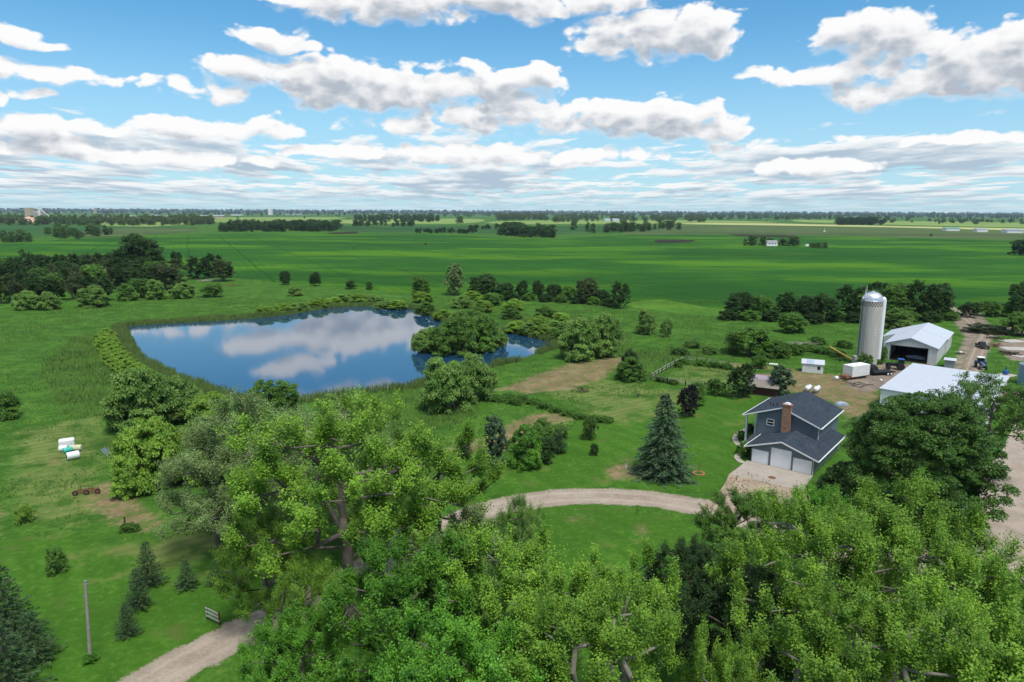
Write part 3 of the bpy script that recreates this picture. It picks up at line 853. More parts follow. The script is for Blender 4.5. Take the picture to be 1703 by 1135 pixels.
TEMPL = {}
def make_tree(name, H, R, zlo=None, nl=9, nc=260, twigs=7, per=22, rc=1.0, leaf=0.17, wid=0.8, style='tuft', seed=1, trunk_r=0.35, stems=1,
              up=0.6, branch=True, flat=0.35, sp=0.55, jit=0.15, **kw):
    rg = np.random.default_rng(seed)
    zlo = 0.28 * H if zlo is None else zlo
    C, D, zc, hz = crown_centres(rg, H - rc * 0.6, R - rc * 0.5, zlo, nl, nc, **kw)
    n = len(C)
    # trunk and limbs
    nodes, par = [], []
    for s in range(stems):
        b0 = np.array([0, 0, 0.0]) if stems == 1 else np.array([rg.normal(0, 0.12 * R), rg.normal(0, 0.12 * R), 0])
        lean = rg.normal(0, 0.05, 2) if stems == 1 else rg.normal(0, 0.22, 2)
        top = zc + 0.3 * hz
        m_ = max(4, int(top / max(0.6, H * 0.06)))
        for i in range(m_ + 1):
            z = top * i / m_
            nodes.append(b0 + np.array([lean[0] * z + rg.normal(0, 0.007 * H) * (i > 0), lean[1] * z + rg.normal(0, 0.007 * H) * (i > 0), z]))
            par.append(-1 if i == 0 else len(nodes) - 2)
    if branch:
        order = np.argsort(np.linalg.norm(C - np.array([0, 0, zc * 0.6]), axis=1))
        leafnode = []
        for j in order:
            c = C[j]
            A = np.array(nodes)
            dv = c - A
            dist = np.linalg.norm(dv, axis=1)
            cost = dist * (1.0 + 1.3 * np.clip(-dv[:, 2] / (dist + 1e-6) + 0.15, 0, 2)) + 0.25 * np.linalg.norm(A[:, :2], axis=1)
            cost[A[:, 2] < max(zlo, 0.1 * H) * 0.45] += 50
            k = int(np.argmin(cost))
            dd = dist[k]
            steps = max(1, int(dd / (0.10 * H + 0.4)))
            prev = k
            for s in range(1, steps + 1):
                t = s / steps
                p = A[k] + (c - A[k]) * t + np.array([0, 0, math.sin(math.pi * t) * -0.06 * dd]) + (rg.normal(0, 0.045 * dd, 3) if s < steps else 0)
                nodes.append(p); par.append(prev); prev = len(nodes) - 1
            leafnode.append(prev)
    nodes = np.array(nodes)
    cnt = np.zeros(len(nodes)) + 0.25
    for i in range(len(nodes) - 1, -1, -1):
        if par[i] >= 0:
            cnt[par[i]] += cnt[i]
    rad = trunk_r * (cnt / cnt.max()) ** 0.46
    rad = np.maximum(rad, trunk_r * 0.045)
    base = np.array([i for i in range(len(nodes)) if par[i] < 0])
    for i in base: rad[i] *= 1.35
    TV, TF = tubes(nodes, par, rad, 8 if H > 14 else 6, cnt)
    tm = mesh_np(name + '_trunk', TV, TF, [BARK], smooth=True)
    # leaves
    out = unit(D * 0.7 + unit((C - np.array([0, 0, zc])) / np.array([R, R, hz])) * 0.5)
    if style == 'tuft':
        o = np.repeat(out, twigs, 0); c = np.repeat(C, twigs, 0)
        td = unit(o * 0.6 + np.array([0, 0, up]) + rg.normal(0, sp, o.shape))
        Lt = rc * rg.uniform(0.55, 1.35, (len(td), 1)) * np.repeat(rg.uniform(0.7, 1.3, n), twigs)[:, None]
        t = rg.uniform(0.12, 1.0, (len(td), per, 1)) ** 0.8
        P = c[:, None] + td[:, None] * Lt[:, None] * t + rg.normal(0, jit * rc, (len(td), per, 3)) * (1.15 - 0.5 * t)
        N = rg.normal(0, 0.75, P.shape) + np.array([0, 0, 0.75]) + o[:, None] * 0.35
    else:
        k = twigs * per
        u = unit(rg.normal(size=(n, k, 3)))
        u[..., 2] = np.where(u[..., 2] < -0.3, -u[..., 2], u[..., 2])
        r = rg.uniform(0.25, 1.0, (n, k, 1)) ** 0.5
        P = C[:, None] + u * r * rc * np.array([1, 1, 1 - flat]) * rg.uniform(0.7, 1.25, (n, 1, 1))
        N = u * 0.7 + rg.normal(0, 0.6, P.shape) + np.array([0, 0, 0.55])
    P = P.reshape(-1, 3); N = unit(N.reshape(-1, 3))
    ok = P[:, 2] > 0.05
    LV, LF = leaf_quads(P[ok], N[ok], leaf, leaf * wid, rg)
    cm = mesh_np(name + '_crown', LV, LF, [L_MID])
    q = np.percentile(P, [0.3, 99.7], axis=0)
    TEMPL[name] = dict(trunk=tm, crown=cm, H=float(np.percentile(P[:, 2], 99.7)), W=float(((q[1] - q[0])[:2]).mean()), one=None, arrays=(TV, TF, LV, LF))

def make_conifer(name, H, R, levels=26, br=13, per=26, leaf=0.34, wid=0.3, seed=3, droop=0.25, power=0.85, trunk_r=0.2, zlo=0.04, ragged=0.18):
    rg = np.random.default_rng(seed)
    TVs = MB()
    TVs.tube((0, 0, 0), (0, 0, H * 0.97), trunk_r, trunk_r * 0.12, 7)
    Ps, Ds = [], []
    for lv in range(levels):
        f = (lv + rg.uniform(0, 0.6)) / levels
        z = H * (zlo + (0.99 - zlo) * f)
        r = R * (1 - f) ** power * rg.uniform(0.86, 1.06) + 0.05 * R
        nb_ = max(5, int(br * (0.45 + 0.75 * (1 - f))))
        a0 = rg.uniform(0, 6.28)
        for k in range(nb_):
            a = a0 + 2 * math.pi * k / nb_ + rg.normal(0, 0.15)
            L = r * rg.uniform(1 - 2 * ragged, 1 + ragged)
            n = max(6, int(per * (0.25 + L / R)))
            t = rg.uniform(0.12, 1.0, n) ** 0.75
            side = rg.normal(0, 1, n) * 0.16 * L * (1.15 - t)
            ca, sa = math.cos(a), math.sin(a)
            x = ca * t * L - sa * side; y = sa * t * L + ca * side
            zz = z - droop * L * t ** 1.3 + 0.16 * L * np.clip(t - 0.7, 0, 1) - rg.uniform(0, 0.12 * leaf * 4, n)
            Ps.append(np.stack([x, y, zz], 1))
            dv = np.stack([np.full(n, ca) + rg.normal(0, 0.45, n) - sa * np.sign(side) * 0.5, np.full(n, sa) + rg.normal(0, 0.45, n) + ca * np.sign(side) * 0.5, -0.28 + rg.normal(0, 0.25, n)], 1)
            Ds.append(dv)
            if lv % 2 == 0:
                TVs.tube((0, 0, z), (ca * L * 0.85, sa * L * 0.85, z - droop * L * 0.8), trunk_r * 0.16 * (1 - f) + 0.012, 0.01, 4)
    P = np.concatenate(Ps); D = unit(np.concatenate(Ds))
    P[:, 2] = np.maximum(P[:, 2], 0.08)
    n = len(P)
    N = unit(rg.normal(0, 0.5, (n, 3)) + np.array([0, 0, 0.9]))
    s = unit(np.cross(D, N))
    L = leaf * rg.uniform(0.7, 1.3, (n, 1)); W = leaf * wid * rg.uniform(0.8, 1.2, (n, 1))
    V = np.stack([P - D * L * 0.5, P + s * W * 0.5, P + D * L * 0.5, P - s * W * 0.5], 1).reshape(-1, 3)
    F = np.arange(4 * n).reshape(n, 4)
    me = bpy.data.meshes.new(name + '_trunk'); me.from_pydata(TVs.v, [], TVs.f); me.materials.append(BARK)
    cm = mesh_np(name + '_crown', V, F, [L_SPRUCE])
    q = np.percentile(P, [1, 99], axis=0)
    TEMPL[name] = dict(trunk=me, crown=cm, H=float(P[:, 2].max()), W=float((q[1] - q[0])[:2].mean()), one=None, arrays=None)

LQ = 1.0
make_tree('cotton_a', 20, 8.6, 6.5, nl=18, nc=165, twigs=12, per=62, rc=1.95, leaf=0.150, seed=11, trunk_r=0.55, up=1.7, sp=0.33, jit=0.12, keep_low=0.0, lob=(0.24, 0.38), spread=0.68, cull=0.75)
make_tree('cotton_b', 19, 6.4, 4.0, nl=18, nc=135, twigs=12, per=60, rc=1.95, leaf=0.147, seed=12, trunk_r=0.45, up=2.0, sp=0.31, jit=0.12, keep_low=0.0, lob=(0.24, 0.38), spread=0.68, cull=0.75)
make_tree('cotton_c', 17, 7.2, 3.0, nl=18, nc=145, twigs=12, per=60, rc=1.9, leaf=0.150, seed=13, trunk_r=0.45, up=1.8, sp=0.33, jit=0.12, keep_low=0.0, lob=(0.24, 0.38), spread=0.68, cull=0.75)
make_tree('cotton_open', 21, 9.4, 1.5, nl=18, nc=200, twigs=12, per=60, rc=1.9, leaf=0.150, seed=18, trunk_r=0.42, up=1.4, sp=0.38, jit=0.12, keep_low=0.0, lob=(0.24, 0.38), spread=0.68, cull=0.75)
make_tree('poplar', 16, 6.4, -1.5, nl=18, nc=190, twigs=11, per=54, rc=1.7, leaf=0.130, seed=17, trunk_r=0.4, up=1.5, sp=0.36, jit=0.13, keep_low=0.0, lob=(0.24, 0.36), spread=0.68, cull=0.75)
make_tree('maple', 15, 6.6, 2.0, nl=20, nc=240, twigs=10, per=64, rc=1.3, leaf=0.138, seed=14, trunk_r=0.4, up=1.0, sp=0.45, jit=0.13, keep_low=-0.05, lob=(0.22, 0.34), spread=0.70, cull=0.75)
make_tree('ash', 17, 9.5, -2.5, nl=30, nc=900, twigs=8, per=20, rc=0.9, leaf=0.23, style='round', seed=15, trunk_r=0.6, lob=(0.17, 0.28), spread=0.78, core=0.78, keep_low=-0.45)
make_tree('locust', 15, 7.5, 4.5, nl=12, nc=190, twigs=7, per=22, rc=1.15, leaf=0.20, seed=16, trunk_r=0.35, up=0.2, lob=(0.24, 0.36), flat=0.6)
make_tree('dec_a', 10, 4.2, -1.3, nl=12, nc=200, core=0.7, twigs=6, per=12, rc=0.85, leaf=0.30, style='round', seed=21, trunk_r=0.25)
make_tree('dec_b', 11, 3.6, -1.2, nl=11, nc=190, core=0.66, twigs=6, per=12, rc=0.8, leaf=0.30, style='tuft', seed=22, trunk_r=0.22)
make_tree('dec_c', 9, 4.6, -1.4, nl=14, nc=220, core=0.74, twigs=6, per=12, rc=0.8, leaf=0.30, style='round', seed=23, trunk_r=0.25, lob=(0.25, 0.4))
make_tree('sparse', 11, 4.0, 3.2, nl=7, nc=80, twigs=6, per=10, rc=0.95, leaf=0.28, style='tuft', seed=24, trunk_r=0.26)
make_tree('bush_a', 4.5, 2.8, -2.2, nl=14, nc=260, twigs=8, per=14, rc=0.50, leaf=0.16, style='round', seed=31, trunk_r=0.12, stems=4, lob=(0.26, 0.38), core=0.72, spread=0.66, keep_low=-0.4)
make_tree('bush_b', 4.0, 3.2, -2.2, nl=16, nc=280, twigs=8, per=14, rc=0.46, leaf=0.16, style='round', seed=32, trunk_r=0.10, stems=4, lob=(0.22, 0.34), core=0.76, spread=0.70, keep_low=-0.4)
make_tree('bush_c', 3.6, 2.1, -1.2, nl=9, nc=150, twigs=8, per=13, rc=0.5, leaf=0.14, style='tuft', seed=33, trunk_r=0.09, stems=3, core=0.7, keep_low=-0.3, up=0.8)
make_tree('far_a', 12, 5.0, -4, nl=9, nc=64, twigs=4, per=7, rc=1.4, leaf=0.85, style='round', seed=41, trunk_r=0.3)
make_tree('far_b', 13, 4.2, -4, nl=8, nc=56, twigs=4, per=7, rc=1.4, leaf=0.85, style='tuft', seed=42, trunk_r=0.3)
make_conifer('spruce', 12.5, 4.1, 34, 18, 46, 0.36, 0.34, seed=51, droop=0.34, power=0.72)
make_conifer('pine', 5.0, 1.9, 16, 11, 34, 0.24, 0.28, seed=52, droop=-0.12, power=0.7, trunk_r=0.10, ragged=0.14)
make_conifer('juniper', 4.5, 1.3, 16, 9, 30, 0.22, 0.35, seed=53, droop=-0.55, power=0.6, trunk_r=0.09, ragged=0.2)

RGP = np.random.default_rng(77)
def slot_mat(o, mat):
    o.material_slots[0].link = 'OBJECT'
    o.material_slots[0].material = mat

def plant_at(tmpl, X, Y, h, w, mat, label, name='tree', cat='tree', group=None, z=0.0, bark=None, trunk=True):
    T = TEMPL[tmpl]
    s, sz = w / T['W'], h / T['H']
    rz = float(RGP.uniform(0, 6.28))
    if trunk:
        r = empty(name, (X, Y, z - 0.05), rz, label, cat, group)
        for part in ('trunk', 'crown'):
            o = bpy.data.objects.new(part, T[part])
            link(o, r)
            o.scale = (s, s, sz)
            if part == 'crown': slot_mat(o, mat)
            elif bark: slot_mat(o, bark)
        return r
    o = bpy.data.objects.new(name, T['crown'])
    link(o)
    o.location = (X, Y, z - 0.05); o.rotation_euler = (0, 0, rz); o.scale = (s, s, sz)
    slot_mat(o, mat)
    return tag(o, label, cat, group)

def plant(tmpl, bx, by, ty, wpx, mat, label, name='tree', cat='tree', group=None, z=0.0, bark=None, trunk=True):
    """stands at the ground point seen at (bx, by); crown top seen at ty; crown width in photo pixels."""
    p = G(bx, by, z)
    d = p - np.array([0, 0, CAM_H])
    depth = d @ _f
    h = at_dist(bx, ty, p[1])[2] - z
    return plant_at(tmpl, p[0], p[1], max(h, 0.4), wpx * depth / FOC, mat, label, name, cat, group, z, bark, trunk)

# ---- tall trees nearest the camera
FG = [
 # template, base x, base y, top y, width, leaf, label
 ('cotton_open', 585, 1030, 676, 405, L_COTTON, 'large cottonwood with bare forked limbs rising beside the gravel drive', 'cottonwood_tree'),
 ('poplar', 448, 1045, 842, 165, L_COTTON, 'low leafy cottonwood at the left foot of the forked one', 'cottonwood_tree'),
 ('cotton_b', 662, 1010, 812, 140, L_COTTON, 'leafy cottonwood between the forked one and the pointed one', 'cottonwood_tree'),
 ('cotton_c', 522, 1165, 930, 135, L_COTTON, 'drooping leafy cottonwood overhanging the lower drive', 'cottonwood_tree'),
 ('cotton_b', 722, 985, 716, 235, L_COTTON, 'pointed bright cottonwood just left of the bend of the drive', 'cottonwood_tree'),
 ('poplar', 432, 905, 650, 250, L_SILVER, 'silvery grey green poplar behind the forked cottonwood, toward the pond', 'poplar_tree'),
 ('poplar', 575, 900, 668, 235, L_SILVER, 'pale poplar top peeking over the forked cottonwood', 'poplar_tree'),
 ('poplar', 368, 925, 712, 190, L_SILVER, 'grey green poplar left of the forked cottonwood with drooping low branches', 'poplar_tree'),
 ('poplar', 866, 985, 818, 105, L_WILLOW, 'slender grey green tree at the inner edge of the drive bend', 'poplar_tree'),
 ('poplar', 770, 1025, 850, 190, L_SILVER, 'low grey green poplar in the shade between drive and maples', 'poplar_tree'),
 ('maple', 705, 1240, 915, 300, L_MAPLE, 'dark lush maple below the forked cottonwood', 'maple_tree'),
 ('maple', 505, 1275, 1035, 190, L_MAPLE, 'low bright maple by the lower end of the drive', 'maple_tree'),
 ('cotton_c', 858, 1240, 900, 310, L_COTTON, 'broad bright cottonwood in the middle of the near grove', 'cottonwood_tree'),
 ('cotton_b', 1030, 1225, 925, 210, L_COTTON, 'upright bright cottonwood at the right end of the middle grove', 'cottonwood_tree'),
 ('cotton_a', 960, 1420, 1000, 420, L_COTTON, 'light green cottonwood nearest the camera in the middle grove', 'cottonwood_tree'),
 ('maple', 760, 1440, 1040, 330, L_MAPLE, 'deep green maple crown at the bottom edge of the grove', 'maple_tree'),
 ('cotton_b', 1190, 1400, 1050, 150, L_COTTON, 'single pointed light green tree top in the gap between the groves', 'cottonwood_tree'),
 ('cotton_a', 1345, 1225, 842, 350, L_COTTON, 'big cottonwood with pale upright twigs in the right grove', 'cottonwood_tree'),
 ('cotton_c', 1480, 1130, 812, 310, L_COTTON, 'tall cottonwood of the right grove reaching up to the round ash', 'cottonwood_tree'),
 ('cotton_a', 1572, 1255, 900, 285, L_COTTON, 'spreading cottonwood at the right of the near grove', 'cottonwood_tree'),
 ('cotton_c', 1745, 1310, 1000, 230, L_COTTON, 'cottonwood beside the gravel yard at the frame edge', 'cottonwood_tree'),
 ('maple', 1345, 985, 812, 115, L_MAPLE, 'narrow green tree between the concrete apron and the right grove', 'maple_tree'),
 ('maple', 1235, 995, 826, 165, L_MID, 'rounded green tree overhanging the far side of the drive', 'deciduous_tree'),
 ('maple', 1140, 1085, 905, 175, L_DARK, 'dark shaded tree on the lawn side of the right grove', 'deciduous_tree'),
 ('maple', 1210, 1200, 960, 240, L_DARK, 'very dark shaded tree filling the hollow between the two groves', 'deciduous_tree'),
 ('cotton_a', 1400, 1440, 985, 400, L_COTTON, 'cottonwood nearest the camera in the right grove, trunk visible', 'cottonwood_tree'),
 ('cotton_c', 1580, 1440, 1000, 380, L_COTTON, 'low cottonwood nearest the camera at the right', 'cottonwood_tree'),
 ('spruce', 1076, 1065, 935, 55, L_SPRUCE, 'small blue spruce tip between the two near groves', 'spruce_tree'),
 ('ash', 1522, 862, 656, 258, L_ASH, 'huge round dark green ash tree beside the house', 'ash_tree'),
 ('locust', 1632, 790, 628, 150, L_MID, 'feathery spreading locust tree between the ash and the white roof', 'locust_tree'),
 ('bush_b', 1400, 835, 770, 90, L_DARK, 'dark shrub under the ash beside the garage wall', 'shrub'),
]
for t, bx, by, ty, w, mt, lb, nm in FG:
    plant(t, bx, by, ty, w * 0.92, mt, lb, nm, 'shrub' if nm == 'shrub' else 'tree', bark=BARK_PALE if mt is L_COTTON and t != 'cotton_open' else None)

# ---- yard trees, conifers and shrubs that stand apart
YARD = [
 ('spruce', 1102, 791, 656, 88, L_SPRUCE, 'large blue grey spruce standing on the lawn left of the house', 'spruce_tree', 'tree'),
 ('dec_b', 1143, 694, 640, 34, L_PURPLE, 'nearly black purple leaved tree on the lawn behind the spruce', 'purple_tree', 'tree'),
 ('dec_a', 1157, 674, 634, 34, L_MID, 'round green tree right behind the purple leaved tree', 'deciduous_tree', 'tree'),
 ('dec_b', 1106, 672, 655, 16, L_PURPLE, 'small dark sapling showing over the top of the spruce', 'purple_tree', 'tree'),
 ('bush_c', 1190, 657, 629, 31, L_MID, 'small round shrub by the near corral fence', 'shrub', 'shrub'),
 ('dec_b', 1232, 661, 605, 44, L_DARK, 'dark green tree left of the brown shed', 'deciduous_tree', 'tree'),
 ('dec_b', 1297, 656, 607, 44, L_SPRUCE, 'blue green pine like tree right of the brown shed', 'pine_tree', 'tree'),
 ('bush_c', 980, 731, 691, 27, L_MID, 'small upright lone tree on the open lawn', 'deciduous_tree', 'tree'),
 ('bush_c', 988, 757, 738, 15, L_DARK, 'tiny lone shrub on the open lawn', 'shrub', 'shrub'),
 ('juniper', 929, 753, 714, 28, L_PINE, 'small dark juniper at the right of the lawn shrubbery', 'juniper', 'tree'),
 ('bush_b', 876, 777, 706, 54, L_MAPLE, 'bright glossy green shrub in the lawn shrubbery', 'shrub', 'shrub'),
 ('dec_c', 905, 770, 728, 36, L_DARK, 'dull olive shrub behind the bright glossy shrub', 'shrub', 'shrub'),
 ('dec_b', 824, 774, 690, 46, L_SPRUCE, 'blue green tree at the left of the lawn shrubbery', 'deciduous_tree', 'tree'),
 ('bush_b', 900, 735, 696, 40, L_MID, 'rounded shrub at the back of the lawn shrubbery', 'shrub', 'shrub'),
 ('bush_c', 930, 727, 705, 34, L_WILLOW, 'pale low shrub at the back right of the shrubbery', 'shrub', 'shrub'),
 ('juniper', 771, 762, 712, 30, L_DARK, 'dark juniper half hidden behind the pointed cottonwood', 'juniper', 'tree'),
 ('pine', 248, 973, 902, 47, L_PINE, 'tallest young pine of the row by the utility pole', 'pine_tree', 'tree'),
 ('pine', 231, 1012, 946, 42, L_PINE, 'middle young pine of the row by the utility pole', 'pine_tree', 'tree'),
 ('pine', 213, 1057, 1002, 38, L_PINE, 'nearest and smallest young pine of the row by the utility pole', 'pine_tree', 'tree'),
 ('pine', 312, 978, 930, 36, L_PINE, 'young pine alone between the row and the cottonwood', 'pine_tree', 'tree'),
 ('pine', 360, 972, 930, 30, L_PINE, 'young pine half under the drooping poplar', 'pine_tree', 'tree'),
 ('pine', 15, 1062, 944, 84, L_PINE, 'tallest pine of the dark group at the lower left', 'pine_tree', 'tree'),
 ('pine', 58, 1100, 1018, 68, L_PINE, 'right hand pine of the dark group at the lower left', 'pine_tree', 'tree'),
 ('pine', 18, 1165, 1032, 96, L_PINE, 'nearest pine of the dark group at the lower left', 'pine_tree', 'tree'),
 ('pine', -30, 1120, 985, 80, L_PINE, 'pine cut by the left frame edge in the dark group', 'pine_tree', 'tree'),
 ('bush_c', 95, 952, 912, 34, L_MID, 'lone round shrub above the utility pole', 'shrub', 'shrub'),
 ('bush_c', 42, 868, 840, 30, L_LIME, 'pale weedy shrub in the rough grass at far left', 'shrub', 'shrub'),
 ('bush_a', 8, 696, 650, 46, L_MID, 'round bush cut by the left edge of the meadow', 'bush', 'bush'),
 ('bush_c', 1262, 612, 590, 30, L_MID, 'shrub behind the brown shed in the corral corner', 'shrub', 'shrub'),
 ('bush_c', 1437, 612, 588, 26, L_MID, 'bush growing at the foot of the silo', 'shrub', 'shrub'),
 ('dec_b', 1466, 606, 574, 15, L_MID, 'narrow sapling growing against the silo chute', 'sapling', 'tree'),
 ('bush_c', 1237, 757, 735, 24, L_MAPLE, 'leafy bed shrub beside the left garage door', 'shrub', 'shrub'),
 ('bush_c', 1234, 729, 716, 20, L_MAPLE, 'leafy bed shrub at the foot of the porch post', 'shrub', 'shrub'),
 ('bush_c', 1247, 719, 704, 14, L_DARK, 'dark shrub under the porch roof', 'shrub', 'shrub'),
]
for t, bx, by, ty, w, mt, lb, nm, ct in YARD:
    plant(t, bx, by, ty, w, mt, lb, nm, ct)

# ---- bushes and willows round the pond
POND_B = [
 ('bush_a', 742, 682, 597, 84, L_WILLOW, 'large rounded willow on the near pond bank, left of a pair', 'willow_tree'),
 ('bush_b', 788, 664, 590, 72, L_WILLOW, 'large rounded willow on the near pond bank, right of a pair', 'willow_tree'),
 ('bush_a', 962, 598, 528, 66, L_WILLOW, 'tall domed willow at the right end of the pond', 'willow_tree'),
 ('bush_a', 1004, 592, 521, 60, L_WILLOW, 'tallest willow beside the raked brown plot', 'willow_tree'),
 ('bush_b', 1050, 632, 594, 50, L_MID, 'dark bush at the upper right corner of the raked plot', 'bush'),
 ('bush_c', 1046, 617, 582, 26, L_DARK, 'small dark tree behind the bush by the raked plot', 'bush'),
 ('bush_a', 1075, 556, 515, 34, L_WILLOW, 'lone round tree in the meadow past the willows', 'willow_tree'),
 ('bush_c', 1108, 561, 529, 20, L_WILLOW, 'slim small tree right of the lone round meadow tree', 'willow_tree'),
 ('dec_c', 1246, 590, 546, 78, L_MID, 'wide dark bush in the meadow between corral and tree row', 'bush'),
 ('bush_b', 1290, 594, 566, 44, L_MID, 'low bush joined to the wide dark meadow bush', 'bush'),
 ('bush_c', 1322, 590, 572, 30, L_MID, 'small bush near the fallen branches before the silo', 'bush'),
 ('dec_a', 700, 491, 459, 32, L_MID, 'round light tree on the field edge left of the tall tree', 'deciduous_tree'),
 ('dec_b', 757, 491, 439, 36, L_SILVER, 'tall pale grey green tree at the edge of the bean field', 'deciduous_tree'),
 ('dec_c', 474, 474, 451, 18, L_DARK, 'small dark tree, left of two on the field corner', 'deciduous_tree'),
 ('dec_a', 524, 476, 452, 21, L_DARK, 'small dark tree, right of two on the field corner', 'deciduous_tree'),
 ('dec_c', 1314, 553, 521, 46, L_MID, 'rounded bush in front of the dark tree row', 'bush'),
 ('bush_b', 1493, 547, 513, 46, L_WILLOW, 'bright rounded bush behind the silo', 'bush'),
 ('bush_b', 492, 492, 476, 26, L_WILLOW, 'low bush on the meadow rise by the field corner', 'bush'),
 ('dec_c', 355, 494, 472, 34, L_MID, 'lone round bush on the pasture near the fallen logs', 'bush'),
 ('bush_a', 156, 510, 476, 50, L_WILLOW, 'pale round willow in front of the left woods', 'willow_tree'),
 ('bush_b', 47, 515, 484, 40, L_WILLOW, 'pale bush, left of two before the left woods', 'bush'),
 ('bush_b', 82, 515, 486, 36, L_WILLOW, 'pale bush, right of two before the left woods', 'bush'),
 ('dec_c', 235, 495, 464, 46, L_MID, 'round tree at the near edge of the left woods', 'deciduous_tree'),
 ('bush_a', 262, 498, 465, 32, L_WILLOW, 'pointed pale tree at the near edge of the left woods', 'willow_tree'),
 ('bush_b', 305, 496, 470, 40, L_WILLOW, 'low pale bush at the right end of the woods edge', 'bush'),
 ('bush_b', 212, 500, 472, 32, L_MID, 'dull low bush at the left end of the woods edge', 'bush'),
 ('bush_a', 232, 716, 612, 100, L_WILLOW, 'biggest round willow at the left pond corner', 'willow_tree'),
 ('bush_b', 292, 700, 628, 84, L_WILLOW, 'second round willow at the left pond corner', 'willow_tree'),
 ('bush_a', 345, 712, 655, 74, L_LIME, 'yellow green willow between the corner willows and the poplars', 'willow_tree'),
 ('bush_b', 250, 806, 698, 110, L_LIME, 'bright billowing bush beside the mown brown patch', 'bush'),
 ('bush_b', 312, 798, 712, 100, L_LIME, 'bright billowing bush joined behind by the poplars', 'bush'),
 ('bush_a', 214, 826, 758, 50, L_LIME, 'small bush at the foot of the bright billowing bush', 'bush'),
 ('dec_c', 440, 706, 634, 50, L_MID, 'dark round tree on the near shore, left of two', 'deciduous_tree'),
 ('dec_a', 478, 700, 632, 44, L_MID, 'dark round tree on the near shore, right of two', 'deciduous_tree'),
 ('bush_b', 550, 708, 656, 50, L_WILLOW, 'low willow between the poplar tops and the reeds', 'bush'),
]
for t, bx, by, ty, w, mt, lb, nm in POND_B:
    plant(t, bx, by, ty, w, mt, lb, nm, 'bush' if nm == 'bush' else 'tree')
# willows of the island, and the thickets on the far and left banks: look-alikes share a label
for bx, by, ty, w, t in [(705, 584, 548, 40, 'bush_b'), (735, 588, 540, 46, 'bush_a'), (768, 588, 520, 56, 'bush_a'), (802, 584, 522, 50, 'bush_a'), (826, 576, 545, 34, 'bush_b'),
                         (750, 572, 536, 50, 'bush_b'), (790, 566, 512, 50, 'bush_a'), (720, 576, 545, 36, 'bush_b')]:
    plant(t, bx, by, ty, w, L_WILLOW if t == 'bush_b' else L_MID, 'rounded willow crowded on the small pond island', 'willow_bush', 'bush', 'willows on the pond island')
for bx, by, ty, w in [(176, 575, 557, 26), (186, 592, 570, 28), (194, 604, 582, 30), (206, 615, 592, 32), (222, 624, 602, 32), (238, 634, 612, 28), (178, 562, 548, 22), (181, 583, 562, 28), (190, 598, 576, 30), (200, 609, 586, 30), (213, 620, 597, 32), (230, 629, 606, 30), (246, 640, 616, 32), (172, 569, 553, 24)]:
    plant('bush_b', bx, by, ty - 2, w + 6, L_LIME, 'yellow green willow shrub in the line along the left bank', 'willow_bush', 'bush', 'willow shrubs on the left pond bank')
TH = [(640, 512), (668, 513), (716, 522), (738, 531), (760, 537), (785, 541), (812, 545), (856, 552), (880, 556), (905, 560), (926, 566),
      (700, 503), (770, 512), (800, 520), (852, 530), (900, 542), (925, 548), (862, 515), (912, 528), (940, 540), (958, 552), (785, 500), (818, 507),
      (600, 502), (575, 504), (550, 507), (622, 503), (524, 511), (500, 516), (470, 520), (586, 500), (440, 524)]
for i, (bx, by) in enumerate(TH):
    big = bx > 690
    plant(('bush_b', 'bush_a', 'bush_b')[i % 3], bx + float(RGP.normal(0, 4)), by, by - (14 if big else 11) - float(RGP.uniform(0, 7 if big else 5)), 36 if big else 34, (L_WILLOW, L_LIME, L_MID, L_LIME)[i % 4] if big else (L_WILLOW, L_LIME)[i % 2],
          'rounded willow in the thicket along the far bank of the pond', 'willow_bush', 'bush', 'willow thicket on the far pond bank')
# ---- hedgerow along the field edge, behind the pond
for bx, by, ty, w, t, mt, lb in [
    (804, 497, 457, 50, 'dec_a', L_DARK, 'broad dark tree, first of the field edge row after the tall tree'),
    (840, 499, 471, 32, 'dec_c', L_DARK, 'low dark tree right of the broad dark field edge tree'),
    (868, 496, 467, 22, 'dec_b', L_DARK, 'narrow dark tree in the field edge row, left of a gap'),
    (895, 497, 467, 24, 'dec_a', L_DARK, 'round dark tree in the field edge row, right of a gap'),
    (920, 499, 473, 28, 'dec_c', L_DARK, 'wide low dark tree in the middle of the field edge row'),
    (948, 499, 476, 26, 'dec_c', L_MID, 'lowest tree of the field edge row, before the pale one'),
    (976, 504, 463, 40, 'dec_a', L_OLIVE, 'pale olive rounded tree in the field edge row'),
    (1000, 505, 482, 26, 'dec_c', L_DARK, 'small dark tree between the olive tree and the end tree'),
    (1030, 513, 469, 31, 'dec_b', L_DARK, 'dark upright tree at the right end of the field edge row')]:
    plant(t, bx, by, ty, w, mt, lb, 'deciduous_tree', 'tree', 'tree row on the field edge')
